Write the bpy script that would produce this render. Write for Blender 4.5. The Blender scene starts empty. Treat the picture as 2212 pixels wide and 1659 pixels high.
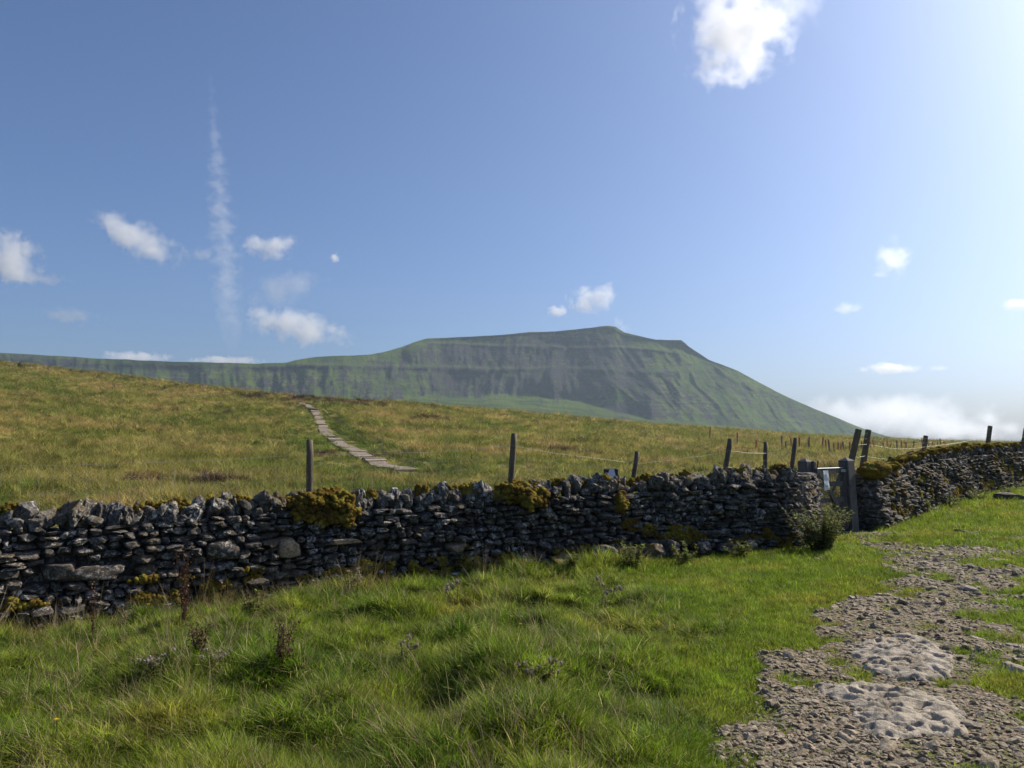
import bpy, math, random
import numpy as np
from mathutils import Vector
random.seed(7); rng = np.random.default_rng(7)
R = math.radians
scene = bpy.context.scene
COL = scene.collection

# ------------------------------------------------------------------ camera
# picture coordinates used for taking measurements: 2212 x 1659
F = 1671.0; CX, CY = 1106.0, 829.5; EYE = 1.6
PITCH = math.atan((950 - CY) / F)
cam = bpy.data.cameras.new('camera'); cam_o = bpy.data.objects.new('camera', cam); COL.objects.link(cam_o)
cam.sensor_width = 36; cam.lens = 36 * F / 2212; cam.clip_start = 0.1; cam.clip_end = 60000
cam_o.location = (0, 0, EYE); cam_o.rotation_euler = (R(90) + PITCH, 0, 0)
scene.camera = cam_o

# ------------------------------------------------------------------ world, sun, exposure
SUN_AZ, SUN_EL = 61.0, 36.0          # azimuth right of the view direction
w = bpy.data.worlds.new('World'); scene.world = w; w.use_nodes = True
wn, wl = w.node_tree.nodes, w.node_tree.links; wn.clear()
sky = wn.new('ShaderNodeTexSky'); sky.sky_type = 'NISHITA'; sky.sun_disc = False
sky.sun_elevation = R(SUN_EL); sky.sun_rotation = R(SUN_AZ)
sky.altitude = 300; sky.air_density = 0.8; sky.dust_density = 3.7; sky.ozone_density = 8.5
bg = wn.new('ShaderNodeBackground'); bg.inputs['Strength'].default_value = 0.12
wo = wn.new('ShaderNodeOutputWorld'); wl.new(sky.outputs[0], bg.inputs['Color']); wl.new(bg.outputs[0], wo.inputs['Surface'])
sl = bpy.data.lights.new('sun', 'SUN'); sl.energy = 5.0; sl.angle = R(0.55); sl.color = (1.0, 0.91, 0.75)
so = bpy.data.objects.new('sun', sl); COL.objects.link(so)
sd = Vector((math.sin(R(SUN_AZ)) * math.cos(R(SUN_EL)), math.cos(R(SUN_AZ)) * math.cos(R(SUN_EL)), math.sin(R(SUN_EL))))
so.rotation_euler = sd.to_track_quat('Z', 'Y').to_euler(); so.location = (30, 30, 60)
vs = scene.view_settings
vs.view_transform = 'Standard'; vs.look = 'None'; vs.gamma = 1; vs.use_curve_mapping = False; vs.exposure = 0.24
cy = scene.cycles
cy.max_bounces = 6; cy.diffuse_bounces = 2; cy.glossy_bounces = 1; cy.transmission_bounces = 3; cy.volume_bounces = 4
cy.transparent_max_bounces = 8; cy.volume_step_rate = 1.0; cy.volume_max_steps = 64
cy.use_denoising = True; cy.denoising_prefilter = 'ACCURATE'

# ------------------------------------------------------------------ helpers
def ray(x, y):
    u = (x - CX) / F; v = (CY - y) / F
    c, s = math.cos(PITCH), math.sin(PITCH)
    return u, c - s * v, s + c * v
def pt(x, y, D):
    X, Y, Z = ray(x, y); k = D / Y
    return (X * k, D, EYE + Z * k)

def hash3(ix, iy, iz, seed=0):
    h = (ix.astype(np.int64) * 374761393 + iy.astype(np.int64) * 668265263 + iz.astype(np.int64) * 2147483647 + seed * 1274126177) & 0xffffffff
    h = ((h ^ (h >> 13)) * 1274126177) & 0xffffffff
    h = ((h ^ (h >> 16)) * 2246822519) & 0xffffffff
    return ((h ^ (h >> 15)) & 0xffffff) / float(0xffffff)
def noise3(x, y, z, seed=0):
    x, y, z = np.broadcast_arrays(np.asarray(x, float), np.asarray(y, float), np.asarray(z, float))
    xi, yi, zi = np.floor(x), np.floor(y), np.floor(z)
    fx, fy, fz = x - xi, y - yi, z - zi
    fx = fx * fx * (3 - 2 * fx); fy = fy * fy * (3 - 2 * fy); fz = fz * fz * (3 - 2 * fz)
    r = 0
    for a in (0, 1):
        for b in (0, 1):
            for c in (0, 1):
                r = r + hash3(xi + a, yi + b, zi + c, seed) * (fx if a else 1 - fx) * (fy if b else 1 - fy) * (fz if c else 1 - fz)
    return r * 2 - 1
def noise2(x, y, seed=0): return noise3(x, y, 0.5 + 0 * np.asarray(x, float), seed)
def fbm2(x, y, o=4, seed=0):
    r = 0; a = 1; t = 0
    for i in range(o):
        r = r + a * noise2(x * 2 ** i + 17.3 * i, y * 2 ** i - 9.1 * i, seed + i); t += a; a *= .5
    return r / t
def sstep(a, b, x):
    t = np.clip((np.asarray(x, float) - a) / (b - a), 0, 1); return t * t * (3 - 2 * t)

def mesh_data(name, V, Fc, smooth=True, attrs=None):
    me = bpy.data.meshes.new(name); V = np.asarray(V, np.float32)
    me.vertices.add(len(V)); me.vertices.foreach_set('co', V.ravel())
    groups = Fc if isinstance(Fc, list) else [Fc]
    groups = [np.asarray(g, np.int32) for g in groups if len(g)]
    if groups:
        tot = np.concatenate([np.full(len(g), g.shape[1], np.int32) for g in groups]); idx = np.concatenate([g.ravel() for g in groups])
        st = np.concatenate([[0], np.cumsum(tot)[:-1]]).astype(np.int32)
        me.loops.add(len(idx)); me.loops.foreach_set('vertex_index', idx)
        me.polygons.add(len(tot)); me.polygons.foreach_set('loop_start', st); me.polygons.foreach_set('loop_total', tot)
        me.polygons.foreach_set('use_smooth', np.full(len(tot), smooth, bool))
    for k, a in (attrs or {}).items():
        a = np.asarray(a)
        if a.ndim == 1 and a.dtype.kind == 'i': at = me.attributes.new(k, 'INT', 'POINT'); at.data.foreach_set('value', a.astype(np.int32))
        elif a.ndim == 1: at = me.attributes.new(k, 'FLOAT', 'POINT'); at.data.foreach_set('value', a.astype(np.float32))
        else: at = me.attributes.new(k, 'FLOAT_VECTOR', 'POINT'); at.data.foreach_set('vector', a.astype(np.float32).ravel())
    me.update(calc_edges=True); me.validate()
    return me
def obj(name, V, Fc, mat=None, parent=None, smooth=True, attrs=None, link=True):
    me = mesh_data(name, V, Fc, smooth, attrs)
    if mat: me.materials.append(mat)
    o = bpy.data.objects.new(name, me)
    if link: COL.objects.link(o)
    if parent: o.parent = parent
    return o
def tag(o, label=None, cat=None, group=None, kind=None):
    if label: o['label'] = label
    if cat: o['category'] = cat
    if group: o['group'] = group
    if kind: o['kind'] = kind
    return o
def empty(name, loc=(0, 0, 0), rz=0):
    o = bpy.data.objects.new(name, None); COL.objects.link(o); o.location = loc; o.rotation_euler = (0, 0, rz)
    o.empty_display_size = .1
    return o
def copy_tree(o, parent=None):
    c = o.copy(); COL.objects.link(c); c.parent = parent
    for ch in [x for x in COL.objects if x.parent == o]: copy_tree(ch, c)
    return c

class MB:
    def __init__(s): s.V = []; s.Q = []; s.T = []; s.n = 0
    def add(s, V, Q=(), T=()):
        V = np.asarray(V, float); s.V.append(V)
        if len(Q): s.Q.append(np.asarray(Q) + s.n)
        if len(T): s.T.append(np.asarray(T) + s.n)
        s.n += len(V)
    def box(s, c, size, M=None, bevel=0.0, taper=1.0):
        # bevelled box; M = 3x3 rotation; c centre
        hx, hy, hz = [v / 2 for v in size]; b = min(bevel, hx * .9, hy * .9, hz * .9)
        ring = []
        if b > 0:
            for z, ins, k in ((-hz, b, 1), (-hz + b, 0, 1), (hz - b, 0, taper), (hz, b, taper)):
                for (sx, sy, o) in ((1, 1, 0), (-1, 1, 1), (-1, -1, 0), (1, -1, 1)):
                    p1 = ((hx - ins) * sx, (hy - b - ins * .3) * sy); p2 = ((hx - b - ins * .3) * sx, (hy - ins) * sy)
                    for p in ((p1, p2) if o == 0 else (p2, p1)): ring.append((p[0] * k, p[1] * k, z))
            V = np.array(ring); Q = []
            for r in range(3):
                for i in range(8): Q.append((r * 8 + i, r * 8 + (i + 1) % 8, r * 8 + 8 + (i + 1) % 8, r * 8 + 8 + i))
            T = []
            for i in range(1, 7): T += [(0, i + 1, i), (24, 24 + i, 25 + i)]
        else:
            V = np.array([(sx * hx * (taper if z > 0 else 1), sy * hy * (taper if z > 0 else 1), z) for z in (-hz, hz) for sx, sy in ((1, 1), (-1, 1), (-1, -1), (1, -1))])
            Q = [(3, 2, 1, 0), (4, 5, 6, 7)] + [(i, (i + 1) % 4, 4 + (i + 1) % 4, 4 + i) for i in range(4)]; T = []
        if M is not None: V = V @ np.asarray(M).T
        s.add(V + np.asarray(c), Q, T)
    def tube(s, P, r, n=6, cap=True):
        P = np.asarray(P, float); m = len(P); r = np.broadcast_to(np.asarray(r, float), (m,))
        t = np.gradient(P, axis=0); t /= np.linalg.norm(t, axis=1)[:, None] + 1e-9
        ref = np.array([0, 0, 1.0]) if abs(t[0][2]) < .9 else np.array([1.0, 0, 0])
        a = np.cross(t, ref); a /= np.linalg.norm(a, axis=1)[:, None] + 1e-9; b = np.cross(t, a)
        an = np.arange(n) / n * 2 * math.pi
        V = (P[:, None] + r[:, None, None] * (a[:, None] * np.cos(an)[None, :, None] + b[:, None] * np.sin(an)[None, :, None])).reshape(-1, 3)
        Q = [(i * n + j, i * n + (j + 1) % n, (i + 1) * n + (j + 1) % n, (i + 1) * n + j) for i in range(m - 1) for j in range(n)]
        T = []
        if cap:
            for j in range(1, n - 1): T += [(0, j + 1, j), ((m - 1) * n, (m - 1) * n + j, (m - 1) * n + j + 1)]
        s.add(V, Q, T)
    def build(s, name, mat, parent=None, smooth=False, attrs=None):
        V = np.concatenate(s.V); fc = []
        if s.Q: fc.append(np.concatenate(s.Q))
        if s.T: fc.append(np.concatenate(s.T))
        return obj(name, V, fc, mat, parent, smooth, attrs)
def rot(ax=0, ay=0, az=0):
    from mathutils import Euler
    return np.array(Euler((ax, ay, az)).to_matrix())

# ------------------------------------------------------------------ materials
class NT:
    def __init__(s, name):
        s.m = bpy.data.materials.new(name); s.m.use_nodes = True; s.t = s.m.node_tree; s.t.nodes.clear()
        s.out = s.t.nodes.new('ShaderNodeOutputMaterial')
    def n(s, typ, **kw):
        n = s.t.nodes.new('ShaderNode' + typ)
        for k, v in kw.items():
            if k.startswith('_'): setattr(n, k[1:], v)
        return n
    def put(s, sock, v):
        if hasattr(v, 'links') or isinstance(v, bpy.types.NodeSocket): s.t.links.new(v, sock)
        elif v is not None:
            try: sock.default_value = v
            except Exception: sock.default_value = (*v, 1)
    def noise(s, vec, scale, detail=4, rough=.55, dist=0):
        n = s.n('TexNoise'); s.put(n.inputs['Vector'], vec); n.inputs['Scale'].default_value = scale
        n.inputs['Detail'].default_value = detail; n.inputs['Roughness'].default_value = rough; n.inputs['Distortion'].default_value = dist
        return n.outputs['Fac']
    def vor(s, vec, scale, feature='F1', out='Distance'):
        n = s.n('TexVoronoi', _feature=feature); s.put(n.inputs['Vector'], vec); n.inputs['Scale'].default_value = scale
        return n.outputs[out]
    def ramp(s, fac, stops, interp='LINEAR'):
        n = s.n('ValToRGB'); s.put(n.inputs[0], fac); n.color_ramp.interpolation = interp
        el = n.color_ramp.elements
        while len(el) < len(stops): el.new(0.5)
        for e, (p, c) in zip(el, stops):
            e.position = p; e.color = (c, c, c, 1) if isinstance(c, (int, float)) else (*c, 1)
        return n.outputs[0]
    def mix(s, f, a, b, blend='MIX'):
        n = s.n('Mix', _data_type='RGBA', _blend_type=blend)
        s.put(n.inputs[0], f)
        for k, v in ((6, a), (7, b)):
            if isinstance(v, tuple): n.inputs[k].default_value = (*v, 1)
            else: s.t.links.new(v, n.inputs[k])
        return n.outputs[2]
    def math(s, op, a, b=None, c=None, clamp=False):
        n = s.n('Math', _operation=op, _use_clamp=clamp)
        for i, v in enumerate((a, b, c)):
            if v is not None: s.put(n.inputs[i], v)
        return n.outputs[0]
    def attr(s, name, out='Fac'):
        n = s.n('Attribute', _attribute_name=name); return n.outputs[out]
    def geo(s, out='Position'): return s.n('NewGeometry').outputs[out]
    def objc(s): return s.n('TexCoord').outputs['Object']
    def sepz(s, v, k='Z'):
        n = s.n('SeparateXYZ'); s.put(n.inputs[0], v); return n.outputs[k]
    def bump(s, h, strength=.5, dist=.02, nrm=None):
        n = s.n('Bump'); s.put(n.inputs['Height'], h); n.inputs['Strength'].default_value = strength; n.inputs['Distance'].default_value = dist
        if nrm: s.put(n.inputs['Normal'], nrm)
        return n.outputs[0]
    def pbsdf(s, col, rough=.9, nrm=None, spec=.3, metal=0):
        n = s.n('BsdfPrincipled'); s.put(n.inputs['Base Color'], col); s.put(n.inputs['Roughness'], rough)
        n.inputs['Specular IOR Level'].default_value = spec; n.inputs['Metallic'].default_value = metal
        if nrm: s.put(n.inputs['Normal'], nrm)
        return n.outputs[0]
    def done(s, sh): s.t.links.new(sh, s.out.inputs['Surface']); return s.m

def mat_blade(name, stops, scale=.5, trans=.45, val=(.7, 1.25), island=True, spec=.25, dry=None, drych=0.12, inst=None):
    t = NT(name); p = t.geo()
    c = t.ramp(t.noise(p, scale, 3, .6), stops)
    c2 = t.ramp(t.noise(p, scale * 7, 3, .65), [(.32, .6), (.5, 1.0), (.68, 1.35)])
    c = t.mix(1, c, c2, 'MULTIPLY')
    if island:
        r = t.geo('Random Per Island')
        k = t.math('MULTIPLY_ADD', r, val[1] - val[0], val[0])
        kk = t.n('CombineColor'); [t.put(kk.inputs[i], k) for i in range(3)]
        c = t.mix(1, c, kk.outputs[0], 'MULTIPLY')
        if dry:
            g = t.math('LESS_THAN', t.math('FRACT', t.math('MULTIPLY', r, 17.31)), drych)
            c = t.mix(g, c, dry)
    if inst:
        k = t.math('MULTIPLY_ADD', t.n('ObjectInfo').outputs['Random'], inst[1] - inst[0], inst[0]); kk = t.n('CombineColor'); [t.put(kk.inputs[i], k) for i in range(3)]
        c = t.mix(1, c, kk.outputs[0], 'MULTIPLY')
    d = t.pbsdf(c, .5, None, spec)
    tr = t.n('BsdfTranslucent'); t.put(tr.inputs[0], c)
    m = t.n('MixShader'); m.inputs[0].default_value = trans
    t.t.links.new(d, m.inputs[1]); t.t.links.new(tr.outputs[0], m.inputs[2])
    return t.done(m.outputs[0])

M = {}
M['grass'] = mat_blade('verge grass', [(.30, (.09, .175, .013)), (.45, (.16, .25, .018)), (.57, (.25, .31, .027)), (.70, (.37, .35, .055))], .8, .55, (.5, 1.5), dry=(.42, .36, .15), drych=.06, inst=(.5, 1.45), spec=.15)
M['lawn'] = mat_blade('short grass', [(.3, (.16, .255, .018)), (.5, (.23, .315, .026)), (.68, (.36, .35, .05))], .9, .4, (.6, 1.4), dry=(.36, .3, .14), drych=.12, inst=(.65, 1.35), spec=.12)
M['straw'] = mat_blade('dry stalks', [(.3, (.26, .19, .09)), (.7, (.42, .33, .18))], 1.2, .3)
M['moor'] = mat_blade('moor grass', [(.30, (.12, .165, .026)), (.42, (.20, .22, .042)), (.54, (.31, .275, .075)), (.63, (.42, .32, .12)), (.74, (.38, .20, .08))], .13, .45, (.5, 1.45), dry=(.55, .43, .19), drych=.14, inst=(.35, 1.6), spec=.08)
M['moor_straw'] = mat_blade('bleached moor grass', [(.3, (.34, .25, .09)), (.55, (.48, .36, .15)), (.75, (.42, .24, .10))], .25, .4, (.5, 1.4), inst=(.45, 1.4), spec=.08)
M['moor_green'] = mat_blade('moor green grass', [(.3, (.08, .13, .022)), (.7, (.17, .22, .04))], .2, .4, (.6, 1.3), inst=(.5, 1.5), spec=.08)
M['heather'] = mat_blade('heather', [(.3, (.055, .04, .025)), (.6, (.11, .06, .035)), (.8, (.16, .08, .05))], .4, .15, (.6, 1.4))
M['rush'] = mat_blade('rushes', [(.3, (.05, .065, .025)), (.6, (.10, .10, .04)), (.8, (.16, .13, .06))], .4, .3, (.6, 1.4))
M['weed'] = mat_blade('weed leaves', [(.3, (.17, .24, .05)), (.7, (.33, .37, .10))], 2, .55, (.6, 1.4), dry=(.13, .07, .04), drych=.25)
M['dead'] = mat_blade('dead seed stems', [(.3, (.07, .035, .02)), (.7, (.15, .08, .045))], 3, .15, (.6, 1.4))
M['fluff'] = mat_blade('thistle down', [(.3, (.36, .29, .22)), (.7, (.5, .43, .35))], 5, .4, (.8, 1.2))
M['yellow'] = mat_blade('yellow petals', [(.3, (.7, .45, .02)), (.7, (.8, .55, .03))], 5, .2, (.9, 1.1))
M['leaf_dark'] = mat_blade('pine foliage', [(.3, (.03, .05, .02)), (.7, (.06, .085, .03))], 1, .2, (.6, 1.3))

def mat_stone(name, base=(.072, .062, .053), pale=(.62, .57, .50), mossc=(.19, .115, .018), moss=.35, lich=.75, sc=1.0, palecut=.555):
    t = NT(name); p = t.geo(); nz = t.sepz(t.geo('Normal')); isl = t.geo('Random Per Island')
    tone = t.ramp(isl, [(0, tuple(b * .62 for b in base)), (.5, base), (.82, tuple(b * 1.35 for b in base)), (.93, (base[0] * 1.7, base[1] * 1.45, base[2] * 1.2)), (1, tuple(b * 2.1 for b in base))])
    c = t.mix(t.ramp(t.noise(p, 9 * sc, 6, .7), [(.4, 0.0), (.62, 1.0)]), tone, tuple(b * 1.9 for b in base))
    c = t.mix(t.ramp(t.noise(p, 34 * sc, 4, .7), [(.42, 0), (.6, .8)]), c, tuple(b * .5 for b in base))
    # lichen: crusty pale blotches
    l1 = t.ramp(t.noise(p, 15 * sc, 5, .75, .6), [(palecut - .03, 0), (palecut + .02, 1)])
    l2 = t.ramp(t.noise(p, 2.2 * sc, 2, .5), [(.38, .25), (.62, 1)])
    lf = t.math('MULTIPLY', t.math('MULTIPLY', l1, l2), lich)
    c = t.mix(lf, c, pale)
    # moss: on upward faces, in patches
    mn = t.ramp(t.noise(p, 1.6 * sc, 5, .7), [(.5, 0), (.62, 1)])
    mu = t.ramp(t.math('MULTIPLY_ADD', t.noise(p, 22 * sc, 4, .7), .9, nz), [(.55, 0), (.95, 1)])
    mf = t.math('MULTIPLY', t.math('MULTIPLY', mn, mu), moss, clamp=True)
    mcol = t.mix(t.noise(p, 40, 3, .7), mossc, (mossc[0] * .45, mossc[1] * .5, mossc[2]))
    c = t.mix(mf, c, mcol)
    h = t.math('ADD', t.math('MULTIPLY', t.noise(p, 22 * sc, 8, .75), 1.0), t.math('MULTIPLY', t.noise(p, 90 * sc, 4, .7), .45))
    b = t.bump(h, .8, .03)
    return t.done(t.pbsdf(c, .88, b, .3))
M['stone'] = mat_stone('lichened limestone')
M['cope'] = mat_stone('coping limestone', base=(.10, .088, .075), pale=(.60, .57, .52), lich=.8, palecut=.55, moss=.8)
M['stone_far'] = mat_stone('mossy limestone', base=(.07, .062, .055), lich=.6, moss=1.1, sc=.8)
M['sand'] = mat_stone('bare sandstone', base=(.24, .19, .13), pale=(.34, .30, .24), lich=.2, moss=.0)
M['slab'] = mat_stone('flagstone', base=(.25, .20, .145), pale=(.36, .30, .23), lich=.7, moss=0, sc=.6)
M['rock'] = mat_stone('pale limestone rock', base=(.27, .235, .195), pale=(.42, .38, .33), lich=.5, moss=.15)
M['gravel'] = mat_stone('gravel stone', base=(.265, .215, .15), pale=(.48, .42, .33), lich=.5, moss=0)

def mat_bedrock():
    t = NT('worn limestone bedrock'); p = t.geo()
    c = t.ramp(t.noise(p, 3, 6, .65), [(.3, (.27, .22, .16)), (.5, (.40, .335, .25)), (.7, (.48, .41, .32))])
    c = t.mix(t.ramp(t.noise(p, 30, 4, .7), [(.5, 0), (.66, .6)]), c, (.14, .12, .10))
    c = t.mix(t.ramp(t.noise(p, 7, 6, .75), [(.55, 0), (.63, .55)]), c, (.5, .46, .4)); c = t.mix(t.ramp(t.noise(p, 5, 6, .75, 1), [(.58, 0), (.66, .7)]), c, (.12, .10, .045))
    h = t.math('ADD', t.noise(p, 14, 6, .7), t.math('MULTIPLY', t.noise(p, 60, 5, .7), .4))
    return t.done(t.pbsdf(c, .85, t.bump(h, .8, .03), .3))
M['bedrock'] = mat_bedrock()
def mat_path():
    t = NT('trodden gravelly earth'); p = t.geo()
    c = t.ramp(t.noise(p, 2.2, 5, .6), [(.3, (.16, .11, .06)), (.5, (.25, .18, .11)), (.7, (.34, .26, .175))])
    v = t.vor(p, 26); cc = t.vor(p, 26, 'F1', 'Color')
    st = t.mix(t.sepz(cc, 'X'), (.17, .14, .11), (.42, .36, .28))
    c = t.mix(t.ramp(v, [(.35, 1), (.5, 0)]), c, st)
    g = t.ramp(t.noise(p, 3.1, 6, .7), [(.47, 0), (.6, .8)])
    c = t.mix(g, c, (.13, .13, .03))
    h = t.math('SUBTRACT', t.noise(p, 60, 5, .7), t.math('MULTIPLY', v, 1.5))
    return t.done(t.pbsdf(c, .9, t.bump(h, .9, .03), .25))
M['path'] = mat_path()
def mat_moss():
    t = NT('golden moss'); p = t.geo()
    c = t.ramp(t.noise(p, 5, 4, .6), [(.3, (.13, .075, .02)), (.47, (.33, .22, .035)), (.62, (.58, .46, .07))])
    c = t.mix(t.ramp(t.noise(p, 70, 4, .7), [(.4, .65), (.6, 0)]), c, (.04, .022, .008))
    h = t.noise(p, 45, 6, .8)
    return t.done(t.pbsdf(c, 1, t.bump(h, 1, .08), .1))
M['moss'] = mat_moss()
def mat_ground():
    t = NT('turf and moor ground'); p = t.geo(); zone = t.attr('moorland')
    near = t.ramp(t.noise(p, 1.1, 6, .65), [(.3, (.03, .05, .01)), (.5, (.05, .08, .014)), (.7, (.08, .10, .02))])
    near = t.mix(t.ramp(t.noise(p, 30, 4, .7), [(.4, .6), (.6, 0)]), near, (.035, .028, .015))
    far = t.ramp(t.noise(p, .13, 5, .65), [(.30, (.10, .125, .03)), (.42, (.16, .16, .04)), (.52, (.23, .20, .06)), (.62, (.27, .19, .07)), (.74, (.22, .115, .045))])
    f2 = t.ramp(t.noise(p, .9, 5, .7), [(.38, .35), (.58, 1.25)])
    far = t.mix(1, far, f2, 'MULTIPLY')
    c = t.mix(zone, near, far)
    h = t.math('ADD', t.noise(p, 1.3, 5, .7), t.math('MULTIPLY', t.noise(p, 12, 4, .7), .1))
    return t.done(t.pbsdf(c, .95, t.bump(h, .6, .25), .1))
M['ground'] = mat_ground()
def mat_mountain():
    t = NT('mountain grass scree and crag'); st = t.attr('st', 'Vector'); p = t.geo()
    mp = t.n('Mapping'); t.put(mp.inputs[0], st); mp.inputs['Scale'].default_value = (1, .35, 1)
    streak = t.noise(mp.outputs[0], 6.5, 8, .72, .6)
    big = t.noise(st, 1.1, 4, .6)
    fine = t.noise(p, .06, 8, .82)
    green = t.mix(t.ramp(t.noise(p, .01, 5, .65), [(.35, 0), (.65, 1)]), (.055, .11, .014), (.16, .225, .026))
    scree = t.mix(fine, (.02, .02, .026), (.105, .088, .09))
    f = t.math('ADD', t.math('MULTIPLY', streak, .85), t.math('MULTIPLY', big, .35))
    f = t.math('ADD', f, t.math('MULTIPLY', t.math('SUBTRACT', fine, .5), .9))
    ms = t.n('Mapping'); t.put(ms.inputs[0], st); ms.inputs['Scale'].default_value = (.5, 7, 1); strata = t.noise(ms.outputs[0], 2.2, 5, .7, .3)
    f = t.math('ADD', f, t.math('MULTIPLY', t.math('SUBTRACT', strata, .5), .45))
    sg = t.attr('scree')
    f = t.math('ADD', f, t.math('MULTIPLY_ADD', sg, .22, -.175))
    c = t.mix(t.ramp(f, [(.48, 0), (.60, 1)]), green, scree)
    c = t.mix(t.math('MULTIPLY', t.attr('ledge'), t.ramp(strata, [(.35, .3), (.6, .8)])), c, (.15, .18, .05))
    cr = t.math('MULTIPLY', t.attr('crag'), t.ramp(t.noise(mp.outputs[0], 16, 4, .7), [(.35, .35), (.55, 1)]))
    c = t.mix(cr, c, (.045, .045, .05))
    h = t.math('ADD', t.math('MULTIPLY', streak, .5), t.math('MULTIPLY', fine, 1.0))
    return t.done(t.pbsdf(c, .95, t.bump(h, 1, 30), .1))
M['mountain'] = mat_mountain()
def mat_wood(name, a, b, rough=.8):
    t = NT(name); p = t.objc()
    mp = t.n('Mapping'); t.put(mp.inputs[0], p); mp.inputs['Scale'].default_value = (1, 1, .06)
    g = t.noise(mp.outputs[0], 60, 5, .7)
    c = t.mix(t.ramp(g, [(.35, 0), (.65, 1)]), a, b)
    c = t.mix(t.ramp(t.noise(p, 6, 4, .7), [(.5, 0), (.7, .5)]), c, tuple(x * .5 for x in a))
    return t.done(t.pbsdf(c, rough, t.bump(g, .6, .004), .3))
M['post'] = mat_wood('weathered post wood', (.085, .068, .045), (.19, .15, .095))
M['gatewood'] = mat_wood('weathered gate timber', (.07, .064, .06), (.15, .14, .13))
def mat_simple(name, c, rough=.5, metal=0, spec=.5, var=.2):
    t = NT(name); p = t.objc()
    cc = t.mix(t.noise(p, 30, 4, .7), tuple(x * (1 - var) for x in c), tuple(min(1, x * (1 + var)) for x in c))
    return t.done(t.pbsdf(cc, rough, None, spec, metal))
M['galv'] = mat_simple('galvanised steel', (.42, .43, .45), .55, .6)
M['wire'] = mat_simple('galvanised wire', (.5, .49, .45), .55, .3)
M['wire_dull'] = mat_simple('dull thin wire', (.25, .25, .23), .5, .5)
M['black'] = mat_simple('black plastic', (.02, .02, .022), .5)
M['white'] = mat_simple('white laminated sheet', (.72, .76, .80), .35, 0, .5, .06)
M['ink'] = mat_simple('grey printed ink', (.22, .26, .32), .6)
def mat_tube():
    t = NT('faded orange tree guard'); p = t.geo(); r = t.n('ObjectInfo').outputs['Random']
    c = t.ramp(r, [(0, (.9, .36, .16)), (.35, (.8, .42, .25)), (.7, (.65, .40, .28)), (1, (.5, .36, .28))])
    c = t.mix(t.ramp(t.noise(p, 8, 3, .6), [(.4, 0), (.7, .5)]), c, (.2, .15, .11))
    d = t.pbsdf(c, .6, None, .3); tr = t.n('BsdfTranslucent'); t.put(tr.inputs[0], c)
    m = t.n('MixShader'); m.inputs[0].default_value = .45; t.t.links.new(d, m.inputs[1]); t.t.links.new(tr.outputs[0], m.inputs[2])
    return t.done(m.outputs[0])
M['tube'] = mat_tube()

# ------------------------------------------------------------------ terrain
# plan of the walls: (picture x, depth, ground height, top height)
def wall_pts(L):
    out = []
    for (x, D, ytop, ybase) in L:
        X, Y, zt = pt(x, ytop, D); _, _, zb = pt(x, ybase, D); out.append((X, Y, zb, zt))
    return np.array(out)
def invD(x): return float(np.interp(x, [-700, -300, 0, 300, 700, 1106, 1400, 1702], [7.0, 7.7, 8.45, 9.2, 10.4, 11.5, 12.2, 12.8]))
def lefty(x, yt): D = invD(x); return (x, D, yt, yt + float(np.interp(x, [-700, 0, 500, 1100], [1.46, 1.46, 1.42, 1.36])) * F / D)
WL = wall_pts([lefty(-700, 1115), lefty(-300, 1106), lefty(0, 1096), lefty(200, 1090), lefty(400, 1080), lefty(600, 1066), lefty(700, 1060), lefty(850, 1056), lefty(1000, 1050), lefty(1200, 1036), lefty(1400, 1026), lefty(1550, 1014), lefty(1640, 1008), lefty(1702, 1010)])
WS = wall_pts([(1716, 13.5, 1036, 1178), (1736, 13.95, 1032, 1170)])
WR = wall_pts([(1866, 15.3, 1013, 1146), (1905, 16.3, 1008, 1135), (1939, 17.6, 992, 1118), (2000, 19.5, 975, 1096), (2074, 22.0, 966, 1072), (2212, 25.5, 959, 1050), (2330, 29.0, 955, 1040), (2520, 36, 950, 1024)])

ctrl = []
for W in (WL, WS, WR):
    for p in W: ctrl.append((p[0], p[1], p[2]))
for p in WR: ctrl.append((p[0] - 1.5, p[1] + 1.5, p[2] + .05))
ctrl += [(0, 0, 0), (-3, 3.5, -.1), (0, 3.6, 0), (3, 3.6, 0), (6, 4, 0.02), (-6, 3, -.2), (-12, 3, -.3), (12, 4, .1), (5, 9, .0), (9, 10, .1), (14, 12, .25), (20, 16, .45), (0, 7, -.12), (-3, 7, -.22),
         (0, -5, 0), (10, -5, .1), (-10, -5, -.2), (6.8, 14.0, -.12), (7.5, 12, -.02), (3.2, 10.4, -.12), (-20, 8, -.5), (30, 20, .6)]
ctrl = np.array(ctrl)
def tps(r): return np.where(r > 0, r * r * np.log(r + 1e-12), 0)
n_ = len(ctrl); A_ = np.zeros((n_ + 3, n_ + 3))
dd = np.hypot(ctrl[:, None, 0] - ctrl[None, :, 0], ctrl[:, None, 1] - ctrl[None, :, 1])
A_[:n_, :n_] = tps(dd) + np.eye(n_) * .3; A_[:n_, n_:] = np.c_[np.ones(n_), ctrl[:, :2]]; A_[n_:, :n_] = A_[:n_, n_:].T
W_ = np.linalg.solve(A_, np.r_[ctrl[:, 2], 0, 0, 0])
def near_z(X, Y):
    X = np.asarray(X, float); Y = np.asarray(Y, float); Xc = np.clip(X, -16, 28); Yc = np.clip(Y, -6, 34)
    z = W_[n_] + W_[n_ + 1] * Xc + W_[n_ + 2] * Yc
    for i in range(n_): z = z + W_[i] * tps(np.hypot(Xc - ctrl[i, 0], Yc - ctrl[i, 1]))
    return z
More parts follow.
